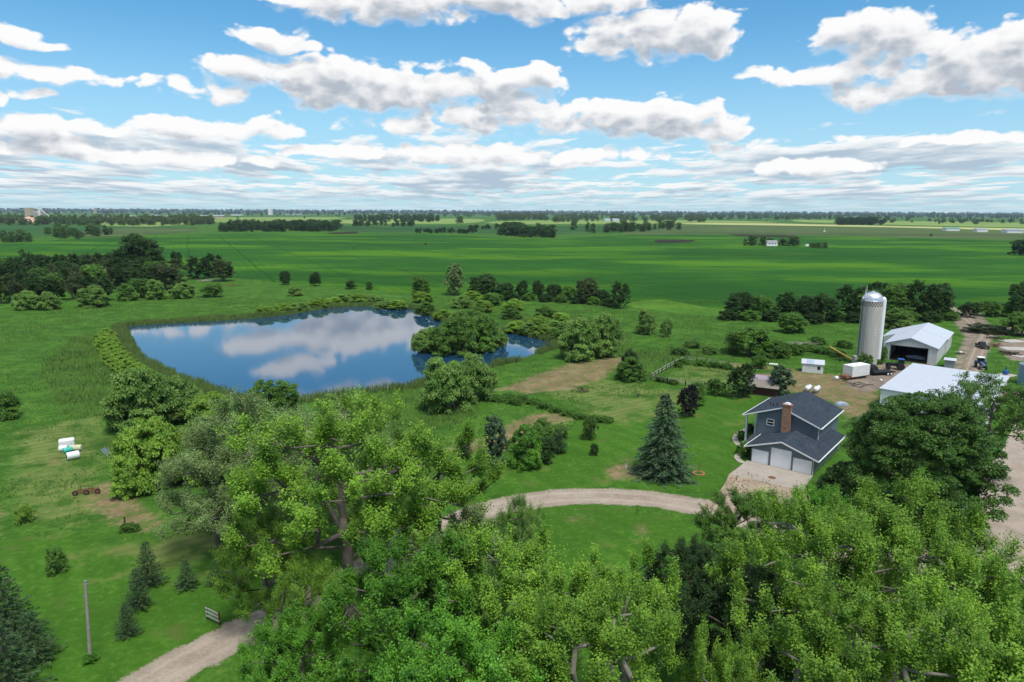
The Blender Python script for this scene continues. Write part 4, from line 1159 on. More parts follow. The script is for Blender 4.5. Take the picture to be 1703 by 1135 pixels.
for bx, by, ty, w, t, mt, lb in [
    (1228, 529, 486, 44, 'dec_a', L_DARK, 'leftmost round tree of the dark row left of the silo'),
    (1267, 529, 491, 40, 'dec_a', L_MID, 'lighter tree second in the dark row left of the silo'),
    (1306, 530, 487, 40, 'dec_b', L_DARK, 'third tree in the dark row left of the silo'),
    (1338, 533, 491, 40, 'dec_a', L_DARK, 'fourth tree in the dark row, behind the rounded bush'),
    (1372, 535, 489, 44, 'dec_a', L_DARK, 'last tree of the dark row before the silo grove'),
    (1410, 528, 475, 46, 'dec_b', L_DARK, 'dark tree just left of the silo top'),
    (1440, 532, 482, 44, 'dec_a', L_MID, 'leafy mid green tree directly behind the silo top'),
    (1448, 522, 470, 56, 'dec_b', L_DARK, 'tall dark tree behind the silo dome'),
    (1490, 527, 472, 56, 'dec_a', L_MID, 'round tree right of the silo dome'),
    (1528, 530, 468, 54, 'dec_b', L_DARK, 'tallest dark tree above the pole barn roof'),
    (1560, 530, 472, 46, 'dec_a', L_DARK, 'dark tree at the right end of the silo grove'),
    (1612, 528, 503, 30, 'dec_c', L_DARK, 'low tree at the end of the farm track'),
    (1640, 526, 500, 36, 'dec_c', L_MID, 'low leafy tree right of the track end'),
    (1666, 526, 506, 34, 'dec_c', L_MID, 'low bush between the track and the right edge trees'),
    (1697, 528, 468, 44, 'dec_a', L_DARK, 'dark tall tree cut by the right frame edge'),
    (1698, 558, 520, 52, 'dec_c', L_MID, 'big round bush at the right edge beyond the junk yard')]:
    plant(t, bx, by, ty, w, mt, lb, 'deciduous_tree', 'tree', 'trees round the farm yard')

for k, (bx, by) in enumerate([(790, 500), (815, 502), (826, 501), (853, 501), (880, 500), (907, 502), (932, 503), (960, 505), (988, 507), (1012, 509)]):
    plant('bush_b', bx, by, by - 13, 24, (L_MID, L_DARK)[k % 2], 'low dark bush filling in under the field edge tree row', 'bush', 'bush', 'undergrowth of the field edge row')
for k, (bx, by) in enumerate([(1212, 532), (1246, 533), (1284, 534), (1320, 536), (1352, 538), (1392, 534), (1418, 536), (1510, 534), (1546, 535), (1576, 532), (1464, 536)]):
    plant('bush_b', bx, by, by - 17, 34, (L_DARK, L_MID)[k % 2], 'low bush filling in under the tree row by the silo', 'bush', 'bush', 'undergrowth of the yard tree row')
for k, (bx, by) in enumerate([(1345, 583), (1368, 588), (1392, 592), (1404, 578), (1300, 580), (1360, 572), (1180, 588), (1130, 590), (1152, 578)]):
    plant('bush_c', bx, by, by - 12, 30, (L_WILLOW, L_MID)[k % 2], 'tall weed clump in the rough meadow left of the silo', 'weeds', 'plant', 'weed clumps in the rough meadow', trunk=False)
# ---- woods at the left
named = [
    (238, 450, 390, 66, 'dec_a', L_DARK, 'largest domed tree standing above the left woods'),
    (46, 470, 415, 34, 'sparse', L_DARK, 'tree with a flat dark top over the left woods'),
    (294, 447, 418, 18, 'dec_b', L_DARK, 'small upright tree alone between the woods and the field'),
    (330, 464, 427, 36, 'dec_b', L_DARK, 'left tree of the clump over the fallen logs'),
    (356, 462, 422, 30, 'dec_b', L_DARK, 'middle tree of the clump over the fallen logs'),
    (372, 468, 431, 34, 'dec_a', L_OLIVE, 'olive right tree of the clump over the fallen logs'),
    (120, 462, 422, 34, 'dec_b', L_DARK, 'round dark top left of the white roof in the woods'),
    (274, 482, 440, 60, 'dec_a', L_OLIVE, 'olive green rounded tree at the right of the left woods'),
    (92, 490, 436, 26, 'sparse', L_OLIVE, 'half bare tree with pale trunk in the left woods'),
    (128, 492, 440, 24, 'sparse', L_OLIVE, 'half bare leaning tree near the white roof in the woods')]
for bx, by, ty, w, t, mt, lb in named:
    plant(t, bx, by, ty, w, mt, lb, 'deciduous_tree', 'tree', bark=BARK_PALE if t == 'sparse' else None)
rg = np.random.default_rng(5)
k = 0
for row_y, x0, x1, st, hh in ((500, -40, 200, 20, 44), (486, -30, 250, 19, 42), (470, -50, 300, 21, 36), (456, -60, 262, 23, 32), (446, 150, 268, 22, 26)):
    x = x0
    while x < x1:
        bx, by = x + rg.normal(0, 4), row_y + rg.normal(0, 3) - (6 if x > 180 else 0)
        plant(('dec_a', 'dec_b', 'dec_c', 'sparse', 'dec_b')[k % 5], bx, by, by - hh * rg.uniform(0.75, 1.15), rg.uniform(26, 42), (L_DARK, L_DARK, L_MID, L_OLIVE, L_DARK)[k % 5],
              'dark deciduous tree crowded in the woods at the left', 'deciduous_tree', 'tree', 'trees of the left woods')
        x += st; k += 1
# ---- trees standing in the far fields
for bx, by, ty, w, mt, lb in [
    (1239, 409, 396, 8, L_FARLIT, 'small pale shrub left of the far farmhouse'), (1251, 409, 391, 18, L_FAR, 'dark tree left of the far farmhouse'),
    (1269, 409, 392, 14, L_FAR, 'dark tree touching the left of the far farmhouse'), (1281, 405, 396, 18, L_FAR, 'low tree behind the far farmhouse'),
    (1302, 409, 397, 16, L_FAR, 'round tree just right of the far farmhouse'), (1320, 410, 394, 22, L_FAR, 'taller round tree at the right of the far farmhouse'),
    (1351, 412, 404, 12, L_FAR, 'low dark tree left in the small grove past the farmhouse'), (1361, 413, 403, 12, L_FAR, 'low dark tree in the middle of the small grove'),
    (1371, 413, 403, 12, L_FAR, 'low dark tree right in the small grove past the farmhouse'),
    (954, 383, 367, 13, L_FAR, 'lone pale tree in the far field'), (977, 386, 370, 9, L_FAR, 'left of two dark far trees standing close together'), (986, 388, 372, 11, L_FAR, 'right of two dark far trees standing close together'),
    (765, 372, 360, 13, L_FAR, 'lone round tree on the bright far field'), (708, 408, 404, 5, L_FAR, 'tiny dark bush alone in the bean field'), (589, 414, 411, 3, L_FAR, 'speck of a bush alone in the bean field'),
    (1697, 425, 399, 34, L_DARK, 'dark tree at the right frame edge in the bean field'), (1548, 393, 389, 6, L_FAR, 'little dark bush on the pasture line'),
    (583, 481, 467, 18, L_DARK, 'small dark bush on the bank path'), (614, 482, 469, 12, L_DARK, 'tiny dark bush right of the small dark bush on the bank')]:
    plant('far_a' if w > 9 else 'far_b', bx, by, ty, w, mt, lb, 'deciduous_tree', 'tree', trunk=w > 12)

# ---- far woods that read as one mass: many low detail trees gathered into one object each
def woods(name, label, spots, hpx, mat, seed, tm=('far_a', 'far_b'), leafk=1.0, keep=1.0, group=None):
    """spots: (x, y) base points in the photo."""
    rg = np.random.default_rng(seed)
    Vs = []
    for (x, y) in spots:
        g = G(x, y)
        T = TEMPL[tm[int(rg.integers(len(tm)))]]
        TV, TF, LV, LF = T['arrays']
        q = LV.reshape(-1, 4, 3)
        if keep < 1:
            q = q[rg.uniform(size=len(q)) < keep]
        if leafk != 1:
            c = q.mean(1, keepdims=True); q = c + (q - c) * leafk
        h = hpx * rg.uniform(0.7, 1.2)
        hm = max(3.0, at_dist(x, y - h, g[1])[2])
        s = hm / T['H']; sw = s * rg.uniform(0.85, 1.3)
        a = rg.uniform(0, 6.28); ca, sa = math.cos(a), math.sin(a)
        v = q.reshape(-1, 3)
        w = np.stack([(v[:, 0] * ca - v[:, 1] * sa) * sw + g[0], (v[:, 0] * sa + v[:, 1] * ca) * sw + g[1], v[:, 2] * s], 1)
        Vs.append(w)
    V = np.concatenate(Vs)
    me = mesh_np(name, V, np.arange(len(V)).reshape(-1, 4), [mat])
    return tag(link(bpy.data.objects.new(name, me)), label, kind='stuff')

def scatter(x0, x1, y0, y1, n, seed, slope=0.0):
    rg = np.random.default_rng(seed)
    x = rg.uniform(x0, x1, n)
    return np.stack([x, rg.uniform(y0, y1, n) + slope * (x - x0)], 1)

woods('far_grove', 'dense dark grove standing in the far bean field', scatter(368, 563, 379, 386, 150, 1), 13, L_DARK, 1)
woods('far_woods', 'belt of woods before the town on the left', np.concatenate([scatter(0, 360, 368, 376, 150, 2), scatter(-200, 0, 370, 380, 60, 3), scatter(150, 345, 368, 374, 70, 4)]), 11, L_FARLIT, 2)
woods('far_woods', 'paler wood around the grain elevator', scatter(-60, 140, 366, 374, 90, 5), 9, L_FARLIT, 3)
woods('far_woods', 'ragged trees on the field boundary at the far left', np.concatenate([scatter(-40, 50, 396, 404, 28, 6), scatter(80, 135, 390, 398, 18, 7), scatter(145, 185, 388, 394, 14, 8), scatter(92, 108, 384, 388, 5, 19)]), 14, L_FAR, 4)
woods('far_woods', 'wood in the middle distance left of the centre', np.concatenate([scatter(590, 730, 364, 370, 90, 9), scatter(575, 690, 374, 378, 26, 10)]), 9, L_FAR, 5)
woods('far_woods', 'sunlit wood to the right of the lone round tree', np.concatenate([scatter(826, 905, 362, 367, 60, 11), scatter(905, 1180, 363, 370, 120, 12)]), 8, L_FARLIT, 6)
woods('far_grove', 'rounded dark grove in the middle of the fields', np.concatenate([scatter(868, 920, 388, 396, 40, 13), scatter(830, 870, 386, 393, 22, 14)]), 15, L_DARK, 7)
woods('far_grove', 'low dark plantation rows in the fields', np.concatenate([scatter(690, 795, 384, 389, 60, 15), scatter(780, 860, 378, 382, 30, 16)]), 6, L_DARK, 8)
woods('far_grove', 'grove with bare gaps right of the middle fields', np.concatenate([scatter(1008, 1080, 381, 388, 34, 17), scatter(1085, 1130, 379, 383, 8, 18)]), 13, L_FAR, 9)
woods('far_grove', 'dark wood beyond the pale field strip', scatter(1392, 1470, 371, 375, 60, 20), 10, L_DARK, 10)
woods('far_woods', 'scattered trees along the distant light fields', np.concatenate([scatter(1150, 1400, 362, 366, 90, 21), scatter(1460, 1720, 366, 371, 40, 22, 0.004), scatter(1180, 1760, 358, 362, 140, 23, 0.004), scatter(1560, 1760, 370, 374, 12, 27)]), 6, L_FAR, 11)
rg0 = np.random.default_rng(9)
hx = rg0.uniform(-700, 2500, 7000)
hy = 352.0 + (hx - 851) * 0.00437 + 1.5 + rg0.gamma(1.6, 1.6, 7000)
woods('horizon_woods', 'dark blue woods along the whole horizon', np.stack([hx, hy], 1), 3.6, L_DARK, 12, leafk=2.2, keep=0.12)

# ---- grass blades, reeds and weeds that nobody could count
def blades(name, label, P, h, w, mat, seed, lean=0.25, crossed=True):
    rg = np.random.default_rng(seed)
    n = len(P)
    a = rg.uniform(0, 6.28, n)
    h = h * rg.uniform(0.6, 1.35, n); w = w * rg.uniform(0.7, 1.3, n)
    tip = np.stack([rg.normal(0, lean, n) * h, rg.normal(0, lean, n) * h, h], 1)
    Vs = []
    for k in range(2 if crossed else 1):
        d = np.stack([np.cos(a + k * 1.5), np.sin(a + k * 1.5), np.zeros(n)], 1) * (w * 0.5)[:, None]
        Vs.append(np.stack([P - d, P + d, P + tip + d * 0.35, P + tip - d * 0.35], 1))
    V = np.concatenate(Vs).reshape(-1, 3)
    me = mesh_np(name, V, np.arange(len(V)).reshape(-1, 4), [mat])
    return tag(link(bpy.data.objects.new(name, me)), label, kind='stuff')

ROADKEEP = [[(1560, 660), (1590, 590), (1610, 545), (1660, 545), (1655, 600), (1640, 660)],
            [(-100, 1300), (160, 1140), (400, 1035), (560, 980), (700, 885), (820, 830), (950, 812), (1060, 812), (1210, 820), (1330, 815), (1300, 900), (1160, 866), (1060, 845), (900, 842), (760, 900), (600, 980), (340, 1120), (200, 1300)],
            [(1700, 655), (1640, 760), (1600, 790), (1610, 900), (1700, 1000), (2000, 1000), (1900, 650)]]
HOUSEKEEP = [[(1215, 775), (1225, 690), (1290, 640), (1410, 670), (1400, 800), (1350, 830)], [(1430, 690), (1440, 640), (1470, 560), (1590, 530), (1590, 620), (1680, 640), (1670, 700), (1550, 800)]]
rg = np.random.default_rng(31)
def area_points(n, x0, x1, y0, y1, seed):
    r = np.random.default_rng(seed)
    return np.stack([r.uniform(x0, x1, n), r.uniform(y0, y1, n)], 1)
def vnoise(x, y, s, seed):
    r = np.random.default_rng(seed)
    g = r.uniform(size=(64, 64))
    u, v = (x / s) % 64, (y / s) % 64
    i, j = u.astype(int) % 64, v.astype(int) % 64
    fu, fv = u - np.floor(u), v - np.floor(v)
    fu, fv = fu * fu * (3 - 2 * fu), fv * fv * (3 - 2 * fv)
    i1, j1 = (i + 1) % 64, (j + 1) % 64
    return (g[i, j] * (1 - fu) + g[i1, j] * fu) * (1 - fv) + (g[i, j1] * (1 - fu) + g[i1, j1] * fu) * fv
Q = area_points(400000, -175, 175, 66, 312, 3)
x, y = Q[:, 0], Q[:, 1]
ok = np.abs(x) < 0.80 * y + 6
s_w = water_sd(x, y); ok &= s_w < -0.3
bad = np.maximum.reduce([zone_sd(LAWNS, x, y), zone_sd(DRY, x, y), zone_sd(DIRT, x, y), zone_sd(ROADKEEP, x, y), zone_sd(HOUSEKEEP, x, y)])
ok &= bad < -0.3 + rg.normal(0, 0.5, len(x))
tl = zone_sd(TALL, x, y)
nn = 0.55 * vnoise(x, y, 9.0, 1) + 0.45 * vnoise(x, y, 2.5, 2)
ok &= rg.uniform(size=len(x)) < np.clip((nn - 0.28) * 2.6, 0.0, 1) * np.where(tl > 0, 1.0, 0.7)
ok &= y < 300 - 0.02 * np.abs(x)
x, y, tl, nn = x[ok], y[ok], tl[ok], nn[ok]
hgt = (0.28 + 0.45 * np.clip(tl / 6 + 0.5, 0, 1)) * (0.4 + nn)
blades('meadow_grass', 'rough tall grass covering the meadow round the pond', np.stack([x, y, np.full(len(x), -0.02)], 1), hgt, 0.15 + 0.0 * hgt, L_GRASS, 4, 0.35)
Q = area_points(420000, POND[:, 0].min() - 10, POND[:, 0].max() + 10, POND[:, 1].min() - 10, POND[:, 1].max() + 10, 6)
s_w = water_sd(Q[:, 0], Q[:, 1])
wdt = 2.2 + 3.5 * vnoise(Q[:, 0], Q[:, 1], 14.0, 8)
gap = vnoise(Q[:, 0], Q[:, 1], 3.0, 12)
ok = (s_w < -0.1 + 0.9 * gap) & (s_w > -wdt) & (gap > 0.2)
Q = Q[ok]
blades('reeds', 'dark green reeds and cattails fringing the pond', np.stack([Q[:, 0], Q[:, 1], np.full(len(Q), -0.3)], 1), 1.0 + 0.7 * vnoise(Q[:, 0], Q[:, 1], 6.0, 9), 0.13, L_REED, 7, 0.10)

# ---------------------------------------------------------------- building materials
def siding(name, col, pitch=0.18, axis='z', strength=0.6, rough=0.55, var=0.10, dirt=None, metal=0.0):
    m, b, out = material(name)
    co = b.n('ShaderNodeTexCoord').outputs['Object']
    s = b.sep(co)
    if axis == 'h':
        t = b.m('ADD', s[0], s[1])
    else:
        t = s[{'x': 0, 'y': 1, 'z': 2}[axis]]
    fr = b.m('FRACT', b.m('DIVIDE', t, pitch))
    n = b.noise(co, 0.8, 5.0, 0.65)
    c = b.mix(b.lin(n, 0.3, 0.7), tuple(x * (1 - var) for x in col), tuple(min(1, x * (1 + var)) for x in col))
    c = b.mix(b.ss(fr, 0.90, 0.99, 0, 0.35), c, tuple(x * 0.5 for x in col))
    if dirt:
        st = b.noise(b.v('MULTIPLY', co, (3.0, 3.0, 0.25)), 1.0, 5.0, 0.7)
        c = b.mix(b.ss(st, 0.48, 0.72, 0, 0.6), c, dirt)
    bn = b.n('ShaderNodeBump')
    bn.inputs['Strength'].default_value = strength
    bn.inputs['Distance'].default_value = 0.02
    b.put(bn.inputs['Height'], fr)
    p = finish(b, out, c, rough, 0.35, bn.outputs[0])
    p.inputs['Metallic'].default_value = metal
    return m

M_SIDE = siding('blue_grey_siding', (0.125, 0.165, 0.200))
m, b, out = material('asphalt_shingles')
co = b.n('ShaderNodeTexCoord').outputs['Object']
br = b.n('ShaderNodeTexBrick')
s = b.sep(co)
b.put(br.inputs['Vector'], b.xyz(s[1], s[0], 0.0))
br.inputs['Scale'].default_value = 1.0
br.inputs['Brick Width'].default_value = 0.9; br.inputs['Row Height'].default_value = 0.28
br.inputs['Mortar Size'].default_value = 0.012
br.inputs['Color1'].default_value = (0.024, 0.034, 0.048, 1); br.inputs['Color2'].default_value = (0.034, 0.046, 0.063, 1); br.inputs['Mortar'].default_value = (0.018, 0.022, 0.03, 1)
finish(b, out, b.mix(b.lin(b.noise(co, 0.7, 5.0, 0.65), 0.3, 0.7), br.outputs[0], b.mix(1.0, br.outputs[0], (1.45, 1.4, 1.35), 'MULTIPLY')), 0.95, 0.1)
M_SHING = MAT['asphalt_shingles']
m, b, out = material('chimney_brick')
co = b.n('ShaderNodeTexCoord').outputs['Object']
s = b.sep(co)
br = b.n('ShaderNodeTexBrick')
b.put(br.inputs['Vector'], b.xyz(b.m('ADD', s[0], s[1]), s[2], 0.0))
br.inputs['Scale'].default_value = 1.0
br.inputs['Brick Width'].default_value = 0.30; br.inputs['Row Height'].default_value = 0.11; br.inputs['Mortar Size'].default_value = 0.012
br.inputs['Color1'].default_value = (0.23, 0.085, 0.045, 1); br.inputs['Color2'].default_value = (0.40, 0.20, 0.11, 1); br.inputs['Mortar'].default_value = (0.33, 0.29, 0.25, 1)
finish(b, out, b.mix(b.ss(b.noise(co, 3.0, 4.0, 0.7), 0.5, 0.7, 0, 0.6), br.outputs[0], (0.10, 0.05, 0.035)), 0.85, 0.2)
M_BRICK = MAT['chimney_brick']
M_WHITE = plain('white_trim', (0.74, 0.75, 0.78), 0.5, 0.05)
M_DOOR = siding('garage_door_panels', (0.85, 0.87, 0.92), 0.53, 'z', 0.8, 0.45, 0.04)
M_GLASS = plain('window_glass', (0.012, 0.015, 0.02), 0.08, 0.1, spec=0.6)
M_DARK = plain('dark_void', (0.012, 0.012, 0.012), 0.9)  # near-black paint standing in for unlit depth
M_CONC = plain('grey_concrete', (0.36, 0.34, 0.31), 0.9, 0.2, 0.8, bump=0.3)
M_BARN = siding('barn_steel_siding', (0.50, 0.51, 0.50), 0.9, 'h', 0.4, 0.5, 0.06, (0.36, 0.34, 0.30))
M_ROOFW = siding('white_steel_roof', (0.45, 0.48, 0.54), 0.9, 'y', 0.35, 0.42, 0.05, (0.38, 0.39, 0.42))
M_GALV = plain('galvanised_steel', (0.52, 0.55, 0.60), 0.35, 0.15, 1.0, metal=0.75)
M_STEEL = plain('grey_steel', (0.30, 0.31, 0.33), 0.5, 0.2, 2.0, metal=0.5)
M_BLACK = plain('black_paint', (0.015, 0.015, 0.016), 0.5, 0.3)
M_RUBBER = plain('tyre_rubber', (0.018, 0.018, 0.018), 0.85, 0.3)
M_RUST = plain('rusty_iron', (0.17, 0.075, 0.035), 0.9, 0.5, 3.0, dirt=(0.07, 0.045, 0.035))
M_RED = plain('red_car_paint', (0.20, 0.012, 0.02), 0.25, 0.08, spec=0.6)
M_BLUE = plain('blue_tractor_paint', (0.02, 0.09, 0.32), 0.4, 0.15)
M_BINBLUE = siding('blue_steel_bin', (0.17, 0.26, 0.38), 0.12, 'z', 0.5, 0.45, 0.12)
M_YEL = plain('yellow_paint', (0.55, 0.36, 0.07), 0.6, 0.2, 1.5, dirt=(0.32, 0.22, 0.08))
M_TEAL = plain('teal_plastic', (0.05, 0.40, 0.33), 0.4, 0.1)
M_CREAM = plain('cream_plastic', (0.46, 0.48, 0.30), 0.5, 0.1)
M_PLAST = plain('white_plastic', (0.66, 0.67, 0.66), 0.45, 0.08, dirt=(0.5, 0.5, 0.46))
M_WOOD = plain('weathered_wood', (0.27, 0.25, 0.22), 0.9, 0.3, 4.0, bump=0.4)
M_FENCE = plain('grey_white_board', (0.38, 0.37, 0.35), 0.85, 0.2, 3.0)
M_DKWOOD = plain('dark_wood', (0.055, 0.04, 0.03), 0.9, 0.4, 4.0)
M_LILAC = siding('lilac_steel_roof', (0.30, 0.24, 0.28), 0.6, 'x', 0.4, 0.5, 0.1)
M_TAUPE = siding('taupe_steel_roof', (0.20, 0.18, 0.155), 0.6, 'x', 0.4, 0.6, 0.12)
M_BARNRED = plain('dark_red_boards', (0.085, 0.025, 0.02), 0.85, 0.3)
M_SHEDW = plain('peeling_white_paint', (0.62, 0.64, 0.62), 0.8, 0.12, 2.0, dirt=(0.20, 0.24, 0.18))
M_GREENST = plain('dark_green_steel', (0.03, 0.08, 0.06), 0.5, 0.2)
M_TARP = plain('pale_blue_tarp', (0.30, 0.36, 0.45), 0.5, 0.25, 1.5)
M_OLIVEP = plain('olive_truck_paint', (0.05, 0.05, 0.035), 0.5, 0.3)
M_TAN = plain('tan_wall', (0.42, 0.34, 0.26), 0.8, 0.1)
M_SALMON = plain('salmon_wall', (0.48, 0.30, 0.22), 0.8, 0.1)

def frame(p, q):
    """origin at p, x along p->q: returns location and z rotation."""
    d = np.array(q)[:2] - np.array(p)[:2]
    return (float(p[0]), float(p[1]), 0.0), math.atan2(d[1], d[0]), float(np.linalg.norm(d))

# ---------------------------------------------------------------- house
loc, rz, _ = frame(G(1248.5, 767.5), G(1350, 791))
H_ = empty('house', loc, rz, 'blue grey two storey house with three white garage doors and brick chimney', 'house')
gz_ = lambda u: 4.28 - 0.335 * abs(u - 4.5)
mz_ = lambda u: 7.60 - 0.375 * abs(u - 2.1)
w = MB()
# garage front wall is built round the three door openings
doors = [(0.12, 2.62, 2.13), (2.98, 5.98, 2.98), (6.28, 8.95, 2.13)]
xs = [0.0] + [t for d in doors for t in d[:2]] + [9.05]
for a0, a1 in zip(xs[0::2], xs[1::2]):
    w.prism([(a0, 0), (a1, 0), (a1, gz_(a1) - 0.1), (a0, gz_(a0) - 0.1)], 0.0, 0.15)
for d0, d1, h in doors:
    top = [(d0, gz_(d0) - 0.1)] + ([(4.5, gz_(4.5) - 0.1)] if d0 < 4.5 < d1 else []) + [(d1, gz_(d1) - 0.1)]
    w.prism([(d1, h), (d0, h)][::-1] + top[::-1], 0.0, 0.15)
w.box(0, 0.15, 0.15, 7.0, 0, gz_(0) - 0.1)
w.box(8.9, 9.05, 0.15, 14.4, 0, gz_(9.05) - 0.1)
w.box(7.6, 8.9, 14.25, 14.4, 0, gz_(9.05) - 0.1)
w.prism([(-1.8, 0), (7.6, 0), (7.6, mz_(7.6) - 0.1), (2.1, mz_(2.1) - 0.1), (-1.8, mz_(-1.8) - 0.1)], 7.0, 19.4)
w.build('wall', M_SIDE, H_)
MB().box(0.18, 8.88, 0.45, 0.5, 0, 2.5).prism([(2.9, 2.5), (6.0, 2.5), (6.0, 3.2), (2.9, 3.2)], 0.451, 0.499).build('garage_dark_back', M_DARK, H_)  # near-black sheet paints the unlit space behind the doors
r = MB()
def gable_roof(mb, z, ul, ur, um, v0, v1, t=0.16):
    mb.prism([(ul, z(ul)), (um, z(um)), (um, z(um) - t), (ul, z(ul) - t)], v0, v1)
    mb.prism([(um, z(um)), (ur, z(ur)), (ur, z(ur) - t), (um, z(um) - t)], v0, v1)
gable_roof(r, gz_, -0.95, 9.9, 4.5, -0.42, 6.99)
r.prism([(7.62, gz_(7.62)), (9.9, gz_(9.9)), (9.9, gz_(9.9) - 0.16), (7.62, gz_(7.62) - 0.16)], 6.995, 14.8)
gable_roof(r, mz_, -4.05, 8.15, 2.1, 6.55, 19.85)
RO = r.build('roof', M_SHING, H_)
def rake(mb, z, ul, um, ur, v, d=0.2):
    mb.prism([(ul, z(ul) + 0.012), (um, z(um) + 0.012), (um, z(um) - d), (ul, z(ul) - d)], v - 0.045, v - 0.002)
    mb.prism([(um, z(um) + 0.012), (ur, z(ur) + 0.012), (ur, z(ur) - d), (um, z(um) - d)], v - 0.045, v - 0.002)
for a_ in ((gz_, -0.95, 4.5, 9.9, -0.42), (mz_, -4.05, 2.1, 8.15, 6.55)):
    t = MB(); rake(t, *a_); t.build('rake_board', M_WHITE, H_)
for u, z, v0, v1 in ((-1.01, gz_(-0.95), -0.46, 6.9), (9.96, gz_(9.9), -0.46, 14.8), (-4.11, mz_(-4.05), 6.5, 19.9), (8.21, mz_(8.15), 6.5, 19.9)):
    MB().box(u - 0.06, u + 0.06, v0, v1, z - 0.17, z - 0.02).build('gutter', M_WHITE, H_)
for (u, v, z) in ((9.12, 0.05, 2.45), (7.72, 7.05, 5.3), (9.12, 14.3, 2.45)):
    MB().tube((u, v, 0.1 if u > 8 else 3.3), (u, v, z), 0.05, n=6).tube((u, v, z), (u + 0.75, v - 0.3 if v < 10 else v + 0.3, z + 0.0), 0.05, n=6).build('downspout', M_WHITE, H_)
for d0, d1, h in doors:
    D = MB().box(d0 + 0.06, d1 - 0.06, 0.06, 0.11, 0.02, h - 0.05).build('garage_door', M_DOOR, H_)
    MB().box(d0, d0 + 0.07, -0.03, 0.06, 0, h).box(d1 - 0.07, d1, -0.03, 0.06, 0, h).box(d0 + 0.07, d1 - 0.07, -0.03, 0.06, h - 0.07, h).build('frame', M_WHITE, D)
wf = MB()
u0, u1, z0, z1 = -0.28, 0.94, 4.15, 5.22
wf.box(u0, u1, 6.94, 6.99, z0, z0 + 0.10).box(u0, u1, 6.94, 6.99, z1 - 0.10, z1).box(u0, u0 + 0.10, 6.94, 6.99, z0 + 0.1, z1 - 0.1).box(u1 - 0.10, u1, 6.94, 6.99, z0 + 0.1, z1 - 0.1)
wf.box(u0 + 0.1, u1 - 0.1, 6.94, 6.99, 4.63, 4.74)
WN = wf.build('window', M_WHITE, H_)
MB().box(u0 + 0.1, u1 - 0.1, 6.96, 6.985, z0 + 0.1, z1 - 0.1).build('pane', M_GLASS, WN)
for v in (9.2, 12.4, 16.0):
    sw = MB().box(-1.86, -1.81, v, v + 1.6, 3.9, 5.2).build('window', M_WHITE, H_)
    MB().box(-1.88, -1.86, v + 0.1, v + 1.5, 4.0, 5.1).build('pane', M_GLASS, sw)
ch = MB().box(2.25, 3.55, 6.28, 6.985, 2.8, 8.05).box(2.17, 3.63, 6.20, 7.05, 8.05, 8.28).build('chimney', M_BRICK, H_)
MB().box(2.45, 3.35, 6.35, 6.95, 8.28, 8.36).box(2.62, 3.18, 6.42, 6.88, 8.36, 8.52).build('chimney_cap', M_WHITE, ch)
for v in (8.2, 12.6, 17.0):
    MB().box(-4.06, -3.78, v - 0.14, v + 0.14, 0.2, mz_(-3.92) - 0.16).build('porch_post', M_WHITE, H_)
MB().box(-4.25, -1.82, 7.2, 19.2, 0.0, 0.22).build('porch_floor', M_CONC, H_)
for v, u in ((9.4, -0.2), (9.55, 0.35), (11.2, -1.2)):
    MB().tube((u, v, mz_(u) - 0.05), (u, v, mz_(u) + 0.45), 0.09, n=8).build('vent_pipe', M_BLACK, H_)
# covered bench heap by the back corner
tb = G(1400, 675)
MB().prism([(-1.2, 0), (1.2, 0), (1.0, 0.5), (0.1, 0.75), (-0.9, 0.55)], -0.7, 0.7).build('tarp_heap', M_TARP, None, 0.08).location = (tb[0], tb[1], 0)
tag(bpy.data.objects['tarp_heap'], 'pale blue tarp over a heap behind the house', 'tarp')

# ---------------------------------------------------------------- pole barn
loc, rz, L = frame((98.65, 176.79), (107.9, 169.6))
B = empty('pole_barn', loc, rz, 'white steel pole barn with a wide open dark doorway next to the silo', 'barn')
bw = 11.7
bz = lambda u: 6.4 - 0.335 * abs(u - 5.6)
w = MB()
top = lambda u: bz(u) - 0.12
w.prism([(0, 0), (1.2, 0), (1.2, top(1.2)), (0, top(0))], 0, 0.18)
w.prism([(9.7, 0), (bw, 0), (bw, top(bw)), (9.7, top(9.7))], 0, 0.18)
w.prism([(1.2, 4.0), (9.7, 4.0), (9.7, top(9.7)), (5.6, top(5.6)), (1.2, top(1.2))], 0, 0.18)
w.box(0, 0.18, 0.18, 17, 0, top(0)).box(bw - 0.18, bw, 0.18, 17, 0, top(bw))
w.box(bw - 0.0, bw + 0.2, 17, 31, 0, bz(bw) - 0.0).box(-3.4, -3.2, 17, 31, 0, 3.25)
w.prism([(-3.4, 0), (bw + 0.2, 0), (bw + 0.2, 4.3), (5.6, 6.4), (-3.4, 3.3)], 31, 31.18)
w.prism([(-3.4, 0), (-0.002, 0), (-0.002, 4.4), (-3.4, 3.3)], 17, 17.18)
w.build('wall', M_BARN, B)
r = MB()
gable_roof(r, bz, -0.45, bw + 0.3, 5.6, -0.3, 17.0, 0.12)
z2 = lambda u: bz(u) + 0.035
gable_roof(r, z2, -3.8, bw + 0.55, 5.6, 17.003, 31.6, 0.12)
r.build('roof', M_ROOFW, B)
MB().box(1.08, 1.22, -0.05, -0.002, 0, 4.1).box(9.68, 9.82, -0.05, -0.002, 0, 4.1).box(1.22, 9.68, -0.05, -0.002, 4.0, 4.12).build('door_frame', M_STEEL, B)
MB().box(0.2, bw - 0.2, 0.2, 16.9, 0.01, 0.03).build('floor', M_DKWOOD, B)
MB().prism([(0.2, 0.03), (bw - 0.2, 0.03), (bw - 0.2, bz(bw) - 0.25), (5.6, bz(5.6) - 0.25), (0.2, bz(0.2) - 0.25)], 16.0, 16.15).build('dark_backing', M_DARK, B)  # near-black sheet paints the unlit depth of the barn
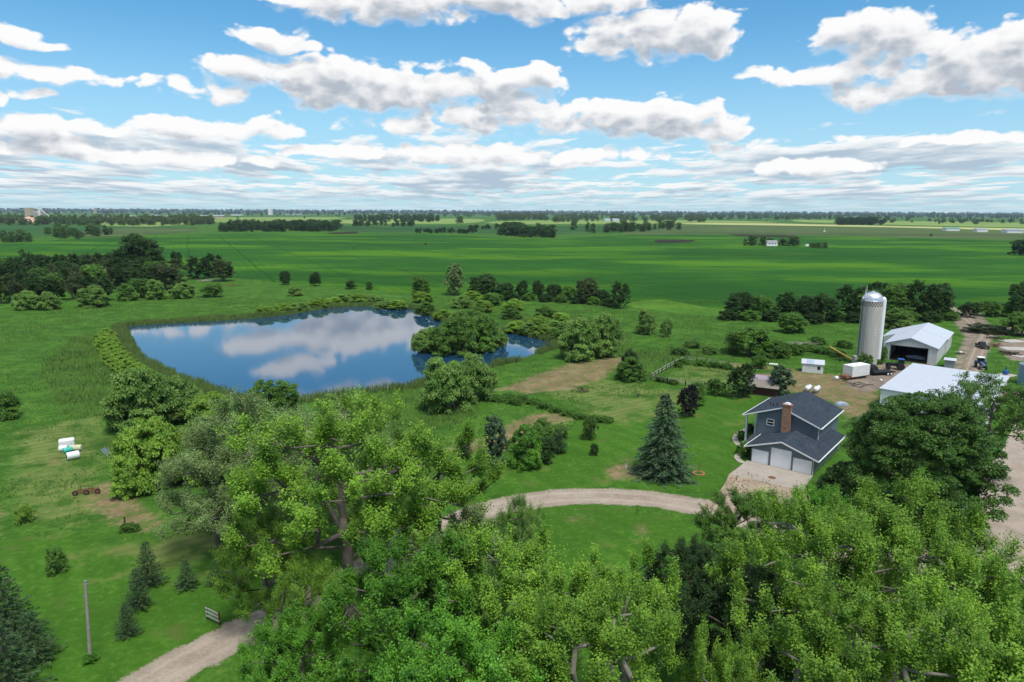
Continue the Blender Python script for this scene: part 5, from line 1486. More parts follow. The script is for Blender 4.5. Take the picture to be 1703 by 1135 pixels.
MB().box(2.4, 4.6, 15.9, 15.98, 2.2, 3.7).build('inner_window', M_TARP, B)
bt = G(1530, 603)
bo = MB().add([(-2.4, 0, 0.9), (2.2, -0.9, 0.9), (2.2, 0.9, 0.9), (-2.0, 0, 0.35), (2.1, -0.55, 0.3), (2.1, 0.55, 0.3), (0.2, 0, 1.25), (-1.6, 0, 1.0)],
              [(0, 3, 4, 1), (0, 2, 5, 3), (3, 5, 4), (1, 4, 5, 2), (0, 1, 6, 7), (0, 7, 6, 2), (1, 2, 6)]).build('covered_boat', M_TARP)
bc = Vector(loc) + Matrix.Rotation(rz, 3, 'Z') @ Vector((6.6, 4.2, 0))
bo.location = bc; bo.rotation_euler = (0, 0, rz)
tag(bo, 'boat under a pale blue cover inside the open pole barn', 'boat')

# ---------------------------------------------------------------- white roofed machine shed
loc, rz, L = frame((72.6, 130.1), (85.9, 118.6))
S = empty('machine_shed', loc, rz, 'low long shed with a broad flat white roof behind the ash tree', 'shed')
sz_ = lambda u: 4.22 - 0.012 * u
w = MB()
w.box(0, 17.6, 0, 0.16, 0, 3.95).box(0, 0.16, 0.16, 29.8, 0, 4.0).box(17.44, 17.6, 0.16, 29.8, 0, 3.85).box(0.16, 17.44, 29.64, 29.8, 0, 3.85)
w.build('wall', M_WHITE, S)
MB().prism([(-0.3, sz_(-0.3)), (17.9, sz_(17.9)), (17.9, sz_(17.9) - 0.14), (-0.3, sz_(-0.3) - 0.14)], -0.3, 30.1).build('roof', M_ROOFW, S)
MB().box(-0.34, -0.305, -0.3, 30.1, 3.9, 4.2).box(17.905, 17.94, -0.3, 30.1, 3.72, 4.0).build('trim', plain('red_brown_trim', (0.30, 0.17, 0.15), 0.6), S)
MB().box(4.0, 8.0, -0.05, -0.003, 0, 3.4).build('sliding_door', M_ROOFW, S)

# ---------------------------------------------------------------- silo
SC = (90.8, 170.9)
SI = empty('silo', (SC[0], SC[1], 0), 0.0, 'tall grey concrete stave silo with a silver dome and white chute', 'silo')
m, b, out = material('stave_concrete')
co = b.n('ShaderNodeTexCoord').outputs['Object']
s = b.sep(co)
ang = b.m('ARCTAN2', s[1], s[0])
band = b.m('FRACT', b.m('DIVIDE', s[2], 0.76))
nn_ = b.noise(b.v('MULTIPLY', co, (1, 1, 0.25)), 1.3, 5.0, 0.65)
n2_ = b.noise(b.v('MULTIPLY', co, (1, 1, 0.5)), 6.0, 3.0, 0.6)
c = b.mix(b.lin(b.m('ADD', b.m('MULTIPLY', nn_, 0.7), b.m('MULTIPLY', n2_, 0.3)), 0.32, 0.68), (0.36, 0.34, 0.305), (0.50, 0.475, 0.435))
c = b.mix(b.ss(band, 0.86, 0.98, 0, 0.16), c, (0.17, 0.155, 0.14))
ck = b.m('LESS_THAN', b.m('MULTIPLY', b.m('SINE', b.m('MULTIPLY', ang, 24.0)), b.m('SINE', b.m('MULTIPLY', b.m('SUBTRACT', s[2], 15.02), math.pi / 0.40))), 0.0)
inb = b.m('MULTIPLY', b.m('GREATER_THAN', s[2], 15.02), b.m('LESS_THAN', s[2], 16.22))
c = b.mix(b.m('MULTIPLY', inb, b.m('SUBTRACT', 1.0, ck)), c, (0.08, 0.07, 0.062))
finish(b, out, c, 0.9, 0.2)
R_ = 2.42
MB().lathe([(R_, 0), (R_, 16.3)], n=48).build('barrel', MAT['stave_concrete'], SI, smooth=True)
hp = MB()
for k in range(20):
    z = 0.5 + 0.76 * k
    hp.lathe([(R_ + 0.004, z), (R_ + 0.025, z + 0.015), (R_ + 0.004, z + 0.03)], n=40)
hp.build('hoop', M_STEEL, SI)
m, b, out = material('dome_steel')
co = b.n('ShaderNodeTexCoord').outputs['Object']
s = b.sep(co)
rib = b.m('POWER', b.m('ABSOLUTE', b.m('SINE', b.m('MULTIPLY', b.m('ARCTAN2', s[1], s[0]), 16.0))), 0.25)
bn = b.n('ShaderNodeBump'); bn.inputs['Strength'].default_value = 0.8; bn.inputs['Distance'].default_value = 0.06
b.put(bn.inputs['Height'], rib)
p = finish(b, out, b.mix(b.lin(b.noise(co, 2.0, 4.0, 0.6), 0.3, 0.7), (0.40, 0.43, 0.48), (0.68, 0.71, 0.75)), 0.36, 0.5, bn.outputs[0])
p.inputs['Metallic'].default_value = 0.7
prof = [(R_ + 0.06, 16.25), (R_ + 0.06, 16.36)] + [((R_ + 0.02) * math.cos(a), 16.36 + 2.25 * math.sin(a)) for a in np.linspace(0.02, math.pi / 2 - 0.12, 10)] + [(0.28, 18.66), (0.2, 18.75), (0.02, 18.8)]
MB().lathe(prof, n=48).build('dome', MAT['dome_steel'], SI, smooth=True)
ca_ = math.radians(-28)
cx_, cy_ = math.cos(ca_), math.sin(ca_)
MB().tube((cx_ * (R_ + 0.16), cy_ * (R_ + 0.16), 1.6), (cx_ * (R_ + 0.16), cy_ * (R_ + 0.16), 16.7), 0.56, n=20).tube((cx_ * (R_ + 0.16), cy_ * (R_ + 0.16), 16.7), (cx_ * (R_ - 0.15), cy_ * (R_ - 0.15), 17.35), 0.56, 0.3, n=20).build('chute', M_WHITE, SI, smooth=True)
pa = math.radians(188)
px_, py_ = math.cos(pa) * (R_ + 0.22), math.sin(pa) * (R_ + 0.22)
MB().tube((px_, py_, 0.2), (px_, py_, 16.9), 0.12, n=8).build('filler_pipe', M_GREENST, SI)
MB().tube((px_, py_, 16.9), (px_ + 0.2, py_, 17.3), 0.17, 0.12, n=8).build('pipe_elbow', M_WHITE, SI)
ld = MB()
la = math.radians(215)
for o in (-0.2, 0.2):
    ld.tube((math.cos(la) * (R_ + 0.12) - math.sin(la) * o, math.sin(la) * (R_ + 0.12) + math.cos(la) * o, 1.5), (math.cos(la) * (R_ + 0.12) - math.sin(la) * o, math.sin(la) * (R_ + 0.12) + math.cos(la) * o, 16.5), 0.025, n=5)
for k in range(40):
    z = 1.7 + k * 0.36
    ld.tube((math.cos(la) * (R_ + 0.12) + math.sin(la) * 0.2, math.sin(la) * (R_ + 0.12) - math.cos(la) * 0.2, z), (math.cos(la) * (R_ + 0.12) - math.sin(la) * 0.2, math.sin(la) * (R_ + 0.12) + math.cos(la) * 0.2, z), 0.018, n=4)
ld.build('ladder', M_STEEL, SI)
for o, h in ((-1.95, 19.9), (-2.25, 19.2)):
    MB().tube((o, -0.5, 16.3), (o, -0.5, h), 0.05, n=6).build('antenna', M_WHITE, SI)
MB().box(-3.6, -2.2, -1.3, 0.3, 0, 2.2).build('feed_room', M_CONC, SI)

# ---------------------------------------------------------------- farm yard things
def shed(name, p, q, depth, h, rise, mw, mr, label, over=0.25, cat='shed', door=None, ridge_along=True):
    loc, rz, L = frame(p, q)
    E_ = empty(name, loc, rz, label, cat)
    wl = MB()
    if ridge_along:                      # ridge parallel to the front
        wl.box(0, L, 0, 0.12, 0, h).box(0, L, depth - 0.12, depth, 0, h)
        for x in (0, L - 0.12):
            wl.add([(x, 0.12, 0), (x, depth - 0.12, 0), (x, depth - 0.12, h), (x, depth / 2, h + rise - 0.06), (x, 0.12, h),
                    (x + 0.12, 0.12, 0), (x + 0.12, depth - 0.12, 0), (x + 0.12, depth - 0.12, h), (x + 0.12, depth / 2, h + rise - 0.06), (x + 0.12, 0.12, h)],
                   [(0, 1, 2, 3, 4), (9, 8, 7, 6, 5), (0, 5, 6, 1), (1, 6, 7, 2), (2, 7, 8, 3), (3, 8, 9, 4), (4, 9, 5, 0)])
        rf = MB()
        k = rise / (depth / 2)
        rf.slab((-over, -over, h - k * over), (L + over, -over, h - k * over), (L + over, depth / 2, h + rise), (-over, depth / 2, h + rise), 0.06)
        rf.slab((-over, depth / 2, h + rise), (L + over, depth / 2, h + rise), (L + over, depth + over, h - k * over), (-over, depth + over, h - k * over), 0.06)
    else:
        wl.prism([(0, 0), (L, 0), (L, h), (L / 2, h + rise - 0.06), (0, h)], 0, depth)
        rf = MB(); k = rise / (L / 2)
        rf.prism([(-over, h - k * over), (L / 2, h + rise), (L / 2, h + rise - 0.07), (-over, h - k * over - 0.07)], -over, depth + over)
        rf.prism([(L / 2, h + rise), (L + over, h - k * over), (L + over, h - k * over - 0.07), (L / 2, h + rise - 0.07)], -over, depth + over)
    wl.build('wall', mw, E_)
    rf.build('roof', mr, E_)
    return E_, L

E_, L = shed('small_shed', G(1333.5, 619), G(1368.5, 622), 3.2, 2.3, 0.75, M_SHEDW, M_ROOFW, 'small peeling white shed with patched roof by the meadow edge')
MB().box(L * 0.72, L * 0.86, -0.04, -0.003, 0.9, 1.7).build('window', M_GLASS, E_)
MB().slab((0.9, -0.2, 2.235), (2.6, -0.2, 2.235), (2.6, 1.45, 3.01), (0.9, 1.45, 3.01), 0.02).build('roof_patch', M_TARP, E_)
MB().box(0.12, 0.95, -0.05, -0.003, 0.05, 1.9).build('door', M_SHEDW, E_)
E_, L = shed('grey_shed', G(1570, 611), G(1587, 613), 2.2, 2.0, 0.35, plain('grey_shed_wall', (0.26, 0.28, 0.30), 0.8), M_ROOFW, 'small grey shed with white roof by the farm track')
# brown shed with lean-to between two trees
loc, rz, L = frame(G(1242, 655), G(1292, 661))
E_ = empty('brown_shed', loc, rz, 'low brown shed with lilac roof and taupe lean-to between two trees', 'shed')
MB().box(0, L, 0, 5.4, 0, 1.9).build('wall', M_BARNRED, E_)
MB().slab((-0.3, -0.6, 1.85), (L + 0.3, -0.6, 1.85), (L + 0.3, 2.6, 2.75), (-0.3, 2.6, 2.75), 0.07).build('lean_to_roof', M_TAUPE, E_)
MB().slab((-0.3, 2.605, 2.80), (L + 0.3, 2.605, 2.80), (L + 0.3, 5.7, 3.1), (-0.3, 5.7, 3.1), 0.07).build('roof', M_LILAC, E_)

def wheel(parent, x, y, z, r, w, rim=M_STEEL, name='wheel'):
    o = MB().lathe([(r * 0.6, -w / 2), (r * 0.95, -w / 2), (r, -w * 0.3), (r, w * 0.3), (r * 0.95, w / 2), (r * 0.6, w / 2)], (x, y, z), 18, 'y')
    # lathe axis y: centre given as (x, y, z)
    t_ = o.build(name, M_RUBBER, parent)
    MB().lathe([(r * 0.58, -w * 0.52), (r * 0.2, -w * 0.56), (r * 0.2, w * 0.56), (r * 0.58, w * 0.52)], (x, y, z), 14, 'y').build('rim', rim, t_)
    return t_

loc, rz, L = frame((77.5, 155.8), (78.7, 153.3))
E_ = empty('box_trailer', loc, rz, 'plain white box trailer with a rusty tongue in the farm yard', 'trailer')
# x across, y back along its length
MB().box(0, 2.6, 0, 5.9, 0.65, 3.15).build('box_body', M_PLAST, E_, 0.03)
MB().box(-0.02, 2.62, -0.02, 5.92, 3.152, 3.2).build('roof', M_WHITE, E_)
MB().box(0.1, 2.5, 0.0, 5.9, 0.42, 0.645).hexa([(0.3, -1.4, 0.4), (2.3, -1.4, 0.4), (2.3, -0.03, 0.4), (0.3, -0.03, 0.4), (0.5, -1.3, 0.95), (2.1, -1.3, 0.95), (2.3, -0.03, 1.05), (0.3, -0.03, 1.05)]).build('tongue', M_RUST, E_)
for x in (0.15, 2.45):
    for y in (3.6, 4.5):
        MB().lathe([(0.2, -0.12), (0.4, -0.12), (0.42, 0), (0.4, 0.12), (0.2, 0.12)], (x, y, 0.42), 16, 'x').build('wheel', M_RUBBER, E_)

def tank(p, rz, label):
    E_ = empty('propane_tank', (p[0], p[1], 0), rz, label, 'tank')
    MB().lathe([(0.02, -1.5), (0.3, -1.46), (0.48, -1.3), (0.56, -1.0), (0.56, 1.0), (0.48, 1.3), (0.3, 1.46), (0.02, 1.5)], (0, 0, 0.95), 24, 'x').build('shell', M_PLAST, E_, smooth=True)
    for x in (-0.8, 0.8):
        MB().box(x - 0.1, x + 0.1, -0.4, 0.4, 0, 0.45).build('foot', M_CONC, E_)
    MB().lathe([(0.2, 1.48), (0.2, 1.66), (0.02, 1.72)], (0, 0, 0), 12).build('valve_hood', M_STEEL, E_)
tank(G(1343.5, 652), 0.95, 'white propane tank behind the house ridge, left of two')
tank(G(1358, 653.5), 0.95, 'white propane tank behind the house ridge, right of two')
def drum(p, label, mat=M_PLAST, r=0.45, L=0.9, rz=0.4):
    E_ = MB().lathe([(r * 0.9, -L / 2), (r, -L / 2 + 0.05), (r, -0.06), (r * 1.04, 0), (r, 0.06), (r, L / 2 - 0.05), (r * 0.9, L / 2)], (0, 0, r), 20, 'x').build('drum', mat, None, smooth=True)
    E_.location = (p[0], p[1], 0); E_.rotation_euler = (0, 0, rz)
    return tag(E_, label, 'drum')
drum(G(1390, 632), 'small white drum lying left of the box trailer')
drum(G(1464.5, 635), 'tiny white bucket like drum by the wheel ruts', r=0.3, L=0.5)

# conveyor with a yellow boom
cb, ct_ = G(1424, 606), at_dist(1380, 577, 178.0)
E_ = empty('conveyor', (cb[0], cb[1], 0), 0, 'long yellow conveyor boom raised behind the box trailer', 'conveyor')
v0 = np.array([0, 0, 0.6]); v1 = np.array([ct_[0] - cb[0], ct_[1] - cb[1], ct_[2]])
dv = unit(v1 - v0); sdv = np.cross(dv, [0, 0, 1.0]); sdv /= np.linalg.norm(sdv); upv = np.cross(sdv, dv)
def bar(mb, a, c, w_, h_):
    mb.hexa([a - sdv * w_ - upv * h_, a + sdv * w_ - upv * h_, c + sdv * w_ - upv * h_, c - sdv * w_ - upv * h_, a - sdv * w_ + upv * h_, a + sdv * w_ + upv * h_, c + sdv * w_ + upv * h_, c - sdv * w_ + upv * h_])
mb = MB(); bar(mb, v0, v1, 0.20, 0.13); mb.build('boom', M_YEL, E_)
mid = v0 + (v1 - v0) * 0.5
MB().tube(mid + sdv * 0.2, (mid[0] + sdv[0] * 0.9, mid[1] + sdv[1] * 0.9, 0.3), 0.05).tube(mid - sdv * 0.2, (mid[0] - sdv[0] * 0.9, mid[1] - sdv[1] * 0.9, 0.3), 0.05).build('support', M_RUST, E_)
for k in (-0.9, 0.9):
    MB().lathe([(0.15, -0.1), (0.33, -0.1), (0.35, 0), (0.33, 0.1), (0.15, 0.1)], (mid[0] + sdv[0] * k, mid[1] + sdv[1] * k, 0.34), 14, 'x').build('wheel', M_RUBBER, E_)

def tractor(p, rz, label, body, roof, s=1.0):
    E_ = empty('tractor', (p[0], p[1], 0), rz, label, 'tractor')
    MB().box(-0.5, 2.1, -0.42, 0.42, 0.85, 1.65).hexa([(2.1, -0.36, 0.9), (2.45, -0.3, 0.95), (2.45, 0.3, 0.95), (2.1, 0.36, 0.9), (2.1, -0.36, 1.62), (2.45, -0.3, 1.5), (2.45, 0.3, 1.5), (2.1, 0.36, 1.62)]).build('hood', body, E_, 0.05)
    MB().box(-1.5, -0.3, -0.7, 0.7, 1.2, 2.55).build('cab', M_GLASS, E_, 0.04)
    MB().box(-1.6, -0.15, -0.8, 0.8, 2.56, 2.75).build('roof', roof, E_, 0.05)
    MB().box(-1.9, 0.1, -1.15, -0.72, 1.65, 1.75).box(-1.9, 0.1, 0.72, 1.15, 1.65, 1.75).build('fender', body, E_)
    for y in (-0.95, 0.95):
        wheel(E_, -0.9, y, 0.85, 0.85, 0.45, body)
        wheel(E_, 1.75, y * 0.8, 0.5, 0.5, 0.3, body)
    MB().tube((1.2, 0.3, 1.65), (1.2, 0.3, 2.5), 0.05, n=8).build('exhaust', M_BLACK, E_)
    for y in (-0.2, 0.2):
        MB().box(2.452, 2.47, y - 0.08, y + 0.08, 1.25, 1.4).build('headlight', M_WHITE, E_)
    return E_
t1 = G(1631, 613)
tractor(t1, math.radians(-112), 'blue tractor with a white cab roof parked beside the farm track', plain('faded_blue_paint', (0.05, 0.10, 0.19), 0.5), M_WHITE)
t2 = G(1489, 617)
tractor((t2[0] + 1.0, t2[1] + 1.5), math.radians(160), 'blue roofed tractor with loader parked before the pole barn', M_BLACK, M_BLUE)
# flatbed trailer in front of it
p0, p1_ = G(1452, 626), G(1488, 624)
loc, rz, L = frame(p0, p1_)
E_ = empty('flatbed_trailer', loc, rz, 'black flatbed trailer with pale wheels at the shed corner', 'trailer')
MB().box(0, 6.2, 0, 2.2, 0.62, 0.78).box(0, 0.12, 0, 2.2, 0.78, 1.2).box(0.12, 6.2, 0.0, 0.06, 0.78, 0.92).box(0.12, 6.2, 2.14, 2.2, 0.78, 0.92).build('deck', M_BLACK, E_)
MB().tube((0, 1.1, 0.6), (-1.6, 1.1, 0.55), 0.08).build('tongue', M_BLACK, E_)
for x in (3.9, 4.8):
    for y in (-0.15, 2.35):
        wheel(E_, x, y, 0.4, 0.4, 0.25, M_WHITE)
# skid loader with blue wheels on the trailer nose
E_ = empty('baler', (loc[0] + 1.4, loc[1] + 3.2, 0), 0.5, 'blue and black implement standing behind the flatbed trailer', 'implement')
MB().box(-1.2, 1.2, -0.7, 0.7, 0.7, 1.5).hexa([(-0.9, -0.6, 1.5), (0.9, -0.6, 1.5), (0.9, 0.6, 1.5), (-0.9, 0.6, 1.5), (-0.5, -0.5, 2.1), (0.4, -0.5, 2.1), (0.4, 0.5, 2.1), (-0.5, 0.5, 2.1)]).build('body', M_BLACK, E_, 0.05)
wheel(E_, -0.5, -0.9, 0.6, 0.6, 0.3, M_BLUE); wheel(E_, -0.5, 0.9, 0.6, 0.6, 0.3, M_BLUE)
MB().tube((1.2, 0, 0.8), (2.6, 0, 0.6), 0.07).build('drawbar', M_BLUE, E_)

def car_body(prof, cabin, W):
    """prof: lower body outline (x, z); cabin: greenhouse outline (x, z)."""
    lo = MB().prism(prof, -W / 2, W / 2)
    return lo
def sedan(p, rz, label, paint):
    E_ = empty('car', (p[0], p[1], 0), rz, label, 'car')
    MB().prism([(-2.2, 0.35), (2.15, 0.35), (2.25, 0.55), (2.15, 0.78), (1.0, 0.92), (-1.3, 0.96), (-2.15, 0.92), (-2.28, 0.6)], -0.86, 0.86).build('body', paint, E_, 0.06)
    def cab(x0, x1, x2, x3, z0, z1, w0, w1):
        return [(x0, -w0, z0), (x3, -w0, z0), (x3, w0, z0), (x0, w0, z0), (x1, -w1, z1), (x2, -w1, z1), (x2, w1, z1), (x1, w1, z1)]
    MB().hexa(cab(-1.75, -1.0, 0.25, 1.1, 0.93, 1.38, 0.78, 0.60)).build('windows', M_GLASS, E_, 0.02)
    MB().hexa(cab(-1.05, -0.95, 0.2, 0.32, 1.365, 1.42, 0.62, 0.58)).build('roof', paint, E_, 0.03)
    for x in (-1.35, 1.4):
        for y in (-0.8, 0.8):
            wheel(E_, x, y, 0.32, 0.32, 0.2, M_GALV)
    for y in (-0.6, 0.6):
        MB().box(2.2, 2.27, y - 0.16, y + 0.16, 0.58, 0.7).build('headlight', M_WHITE, E_)
        MB().box(-2.27, -2.2, y - 0.16, y + 0.16, 0.72, 0.84).build('taillight', M_RED, E_)
    return E_
cp = G(1687, 664.5)
sedan((cp[0] + 0.2, cp[1] + 0.6), math.radians(158), 'dark red sedan parked by the end of the white roofed shed', M_RED)
def pickup(p, rz, label, paint):
    E_ = empty('pickup_truck', (p[0], p[1], 0), rz, label, 'truck')
    MB().prism([(-2.6, 0.5), (2.5, 0.5), (2.55, 0.95), (1.2, 1.1), (-2.6, 1.05)], -0.92, 0.92).build('body', paint, E_, 0.05)
    MB().box(-2.5, -0.4, -0.8, 0.8, 1.055, 1.09).build('bed', M_BLACK, E_)
    MB().hexa([(-0.4, -0.85, 1.1), (1.2, -0.85, 1.1), (1.2, 0.85, 1.1), (-0.4, 0.85, 1.1), (-0.3, -0.7, 1.75), (0.6, -0.7, 1.75), (0.6, 0.7, 1.75), (-0.3, 0.7, 1.75)]).build('cab', M_GLASS, E_, 0.04)
    MB().box(-0.32, 0.62, -0.72, 0.72, 1.752, 1.8).build('roof', paint, E_)
    for x in (-1.6, 1.6):
        for y in (-0.88, 0.88):
            wheel(E_, x, y, 0.4, 0.4, 0.25)
    return E_
pickup(G(1633, 579), math.radians(80), 'old dark pickup truck on the far part of the farm track', M_OLIVEP)
# stacked pallets, pads and junk beyond the track
def slab_obj(name, p, dims, rz, mat, label, cat, z=0.0, bev=0.02):
    o = MB().box(-dims[0] / 2, dims[0] / 2, -dims[1] / 2, dims[1] / 2, 0, dims[2]).build(name, mat, None, bev)
    o.location = (p[0], p[1], z); o.rotation_euler = (0, 0, rz)
    return tag(o, label, cat)
pl_ = G(1597, 588)
E_ = empty('pallet', (pl_[0], pl_[1], 0), 0.4, 'dark pallet with a white bundle on the track side', 'pallet')
q = MB()
for k in range(6): q.box(-0.9 + 0.31 * k, -0.68 + 0.31 * k, -0.8, 0.8, 0.11, 0.14)
q.build('deck', M_DKWOOD, E_)
q = MB()
for y in (-0.75, 0, 0.75): q.box(-0.9, 0.9, y - 0.05, y + 0.05, 0, 0.108)
q.build('runner', M_DKWOOD, E_)
slab_obj('white_bundle', (pl_[0], pl_[1]), (0.9, 0.7, 0.45), 0.4, M_PLAST, 'white wrapped bundle lying on the dark pallet', 'bundle', 0.142, 0.06)
for px, py, d, rz, mt, lb in [(1684, 568, (6.5, 4.5, 0.16), 0.2, M_CONC, 'pale concrete slab farthest back in the junk yard'), (1690, 581, (7.5, 5.0, 0.18), -0.15, M_CONC, 'grey concrete slab in the middle of the junk yard'),
                              (1697, 593, (4.2, 3.0, 0.14), 0.3, M_CONC, 'broken concrete slab nearest in the junk yard'), (1672, 625, (5.0, 3.2, 0.12), 0.5, M_CONC, 'concrete pad under the small blue machine')]:
    slab_obj('concrete_slab', G(px, py), d, rz, mt, lb, 'slab')
rgj = np.random.default_rng(4)
def heap(name, p, n, size, mat, label, cat, spread):
    E2 = MB()
    for k in range(n):
        a = rgj.uniform(0, 6.28); x, y = rgj.normal(0, spread, 2); z = rgj.uniform(0.1, 0.8)
        l = size * rgj.uniform(0.5, 1.3); dz = rgj.uniform(-0.3, 0.3)
        E2.tube((x - math.cos(a) * l, y - math.sin(a) * l, z - dz * 0.5 + 0.1), (x + math.cos(a) * l, y + math.sin(a) * l, max(0.08, z + dz)), 0.09, 0.06, 5)
    o = E2.build(name, mat)
    o.location = (p[0], p[1], 0)
    return tag(o, label, cat)
heap('scrap_heap', G(1680, 590), 26, 1.4, M_DKWOOD, 'black heap of scrap timber beside the concrete slabs', 'heap', 0.9)
heap('scrap_heap', G(1655, 577), 16, 1.1, M_RUST, 'rusty scrap heap right of the dark pickup', 'heap', 0.8)
heap('brush_pile', G(1640, 553), 90, 2.0, M_DKWOOD, 'large pile of cut brush beyond the farm track', 'heap', 2.6)
heap('log_pile', G(1654, 565), 9, 1.9, M_DKWOOD, 'low stack of dark logs behind the pickup', 'heap', 0.5)
heap('log_pile', G(1676, 556), 9, 2.2, M_BLACK, 'row of dark scrap at the back of the junk yard', 'heap', 0.7)
heap('fallen_branches', G(1330, 575), 24, 2.6, M_WOOD, 'bleached fallen branches in the meadow left of the silo', 'branches', 2.2)
heap('fallen_logs', G(352, 468), 26, 3.2, M_WOOD, 'bleached fallen logs under the tree clump by the left woods', 'logs', 3.2)
heap('fallen_logs', G(377, 476), 12, 2.0, M_RUST, 'brown log heap on the pasture beside the tree clump', 'logs', 2.6)
plant('bush_c', 1640, 553, 540, 62, L_OLIVE, 'weeds sprawling over the brush pile', 'bush', 'bush')
bx_ = G(1672, 624)
E_ = empty('pump', (bx_[0], bx_[1], 0.12), 0.3, 'small blue machine on a concrete pad in the junk yard', 'machine')
MB().box(-0.5, 0.5, -0.4, 0.4, 0, 0.9).build('body', M_BLUE, E_, 0.04)
MB().tube((0.0, 0, 0.9), (0.0, 0, 1.7), 0.12).tube((0, 0, 1.7), (0.5, 0, 1.5), 0.1).build('spout', M_BLUE, E_)
slab_obj('plank', G(1657, 650), (5.2, 0.5, 0.12), -0.75, M_WHITE, 'white plank lying behind the red sedan', 'plank')
slab_obj('panel', G(1286, 606), (2.2, 1.2, 0.1), -0.4, M_WHITE, 'white panel lying in the grass behind the corral', 'panel')
slab_obj('stock_tank', G(1679, 683), (1.6, 0.7, 0.5), 0.8, M_GALV, 'small pale metal trough near the red sedan', 'trough')
bp = G(1712, 640)
E_ = empty('grain_bin', (bp[0], bp[1], 0), 0, 'blue steel grain bin at the edge of the junk yard', 'bin')
MB().lathe([(2.3, 0), (2.3, 4.6)], n=40).build('shell', M_BINBLUE, E_, smooth=True)
MB().lathe([(2.4, 4.602), (2.4, 4.66), (0.4, 5.5), (0.02, 5.6)], n=40).build('roof', M_GALV, E_)
# wheel rut timber by the box trailer
heap('scrap_heap', G(1424, 640), 10, 1.3, M_BLACK, 'thin dark timbers strewn before the box trailer', 'timber', 1.3)

# ---------------------------------------------------------------- corral fences
def board_fence(pts, label, h=1.2, rails=(0.45, 1.05), gap=2.4, mat=M_FENCE, post=M_DKWOOD, cap=True, hgt=0.14):
    P = [G(*p) for p in pts]
    E_ = empty('board_fence', (P[0][0], P[0][1], 0), 0, label, 'fence', 'corral fences')
    o = P[0]
    rl = MB()
    for a, c in zip(P[:-1], P[1:]):
        a, c = a - o, c - o
        L = np.linalg.norm(c - a); n = max(1, int(L / gap)); d = (c - a) / L; nn = np.array([-d[1], d[0], 0]) * 0.03
        for k in range(n + 1):
            p = a + d * L * k / n
            MB().box(p[0] - 0.08, p[0] + 0.08, p[1] - 0.08, p[1] + 0.08, 0, h + 0.05).build('post', post, E_)
        for z in rails:
            off = nn * 3.9
            rl.hexa([a + off - nn + [0, 0, z], c + off - nn + [0, 0, z], c + off + nn + [0, 0, z], a + off + nn + [0, 0, z],
                     a + off - nn + [0, 0, z + hgt], c + off - nn + [0, 0, z + hgt], c + off + nn + [0, 0, z + hgt], a + off + nn + [0, 0, z + hgt]])
    rl.build('rails', mat, E_)
board_fence([(1083, 631), (1101, 620), (1122, 608), (1138, 601)], 'whitish board fence along the left side of the corral', mat=M_FENCE)
board_fence([(1083, 633), (1110, 638), (1140, 642), (1172, 645), (1212, 650)], 'grey board fence along the near side of the corral', mat=M_WOOD)
board_fence([(1142, 601), (1175, 604), (1212, 610), (1218, 617)], 'overgrown board fence along the far side of the corral', mat=M_WOOD)
for i, (bx, by, ty, w_) in enumerate([(1100, 635, 626, 22), (1120, 639, 631, 20), (1136, 605, 596, 22), (1165, 608, 598, 24), (1190, 611, 601, 26), (1208, 614, 604, 20), (1128, 611, 602, 16)]):
    plant('bush_c', bx, by, ty, w_, L_MID, 'vine clump grown over the corral fence', 'vine', 'vine', 'vines on the corral fence', trunk=False)
# hedge strip running from the near willows to the lawn
for i, (bx, by) in enumerate([(846, 663), (868, 667), (888, 672), (906, 679), (926, 685), (946, 691), (966, 696), (988, 700), (1008, 702), (830, 668), (856, 672)]):
    plant('bush_c', bx, by, by - 9, 26, L_MID, 'low weedy bush in the strip beside the mown plot', 'bush', 'bush', 'weedy strip beside the mown plot', trunk=False)

# ---------------------------------------------------------------- things on the lower left grass
pb, ptop = G(150, 1097), None
hh = at_dist(137, 967, pb[1])
E_ = empty('utility_pole', (pb[0], pb[1], 0), 0, 'bare grey wooden utility pole standing on the lawn', 'pole')
MB().tube((0, 0, -0.2), (hh[0] - pb[0] + 0.25, 0, hh[2]), 0.16, 0.11, 12).build('pole', M_WOOD, E_)
MB().tube((hh[0] - pb[0] + 0.05, 0, hh[2] - 0.25), (hh[0] - pb[0] + 0.42, 0, hh[2] - 0.25), 0.05).tube((hh[0] - pb[0] + 0.25, 0, hh[2]), (hh[0] - pb[0] + 0.25, 0, hh[2] + 0.05), 0.13).build('cap', M_STEEL, E_)
for k in range(2):
    MB().box(0.1 + hh[0] * 0 + 0.02, 0.18, -0.1, 0.1, 4.5 + k * 1.4, 4.6 + k * 1.4).build('bracket', M_STEEL, E_)
plant('bush_c', 150, 1100, 1088, 26, L_MAPLE, 'tuft of weeds round the foot of the utility pole', 'weeds', 'plant', trunk=False)
fp, fq = G(345, 1030), G(366, 1040)
def rail_panel(p, q, label):
    loc, rz, L = frame(p, q)
    E_ = empty('fence_panel', loc, rz, label, 'fence')
    for x in (0.06, L - 0.06):
        MB().box(x - 0.06, x + 0.06, -0.06, 0.06, 0, 1.35).build('post', M_DKWOOD, E_)
    for z in (0.35, 0.75, 1.12):
        MB().box(-0.05, L + 0.05, -0.1, -0.062, z, z + 0.17).build('rail', M_FENCE, E_)
    return E_, L
E_, L = rail_panel(fp, fq, 'short white three rail fence panel beside the lower drive')
MB().box(L + 0.02, L + 0.12, -0.14, -0.101, 0.85, 1.3).build('reflector', plain('red_reflector', (0.35, 0.02, 0.02), 0.4), E_)
rail_panel(G(438, 1108), G(462, 1138), 'white fence panel half hidden under the cottonwood')
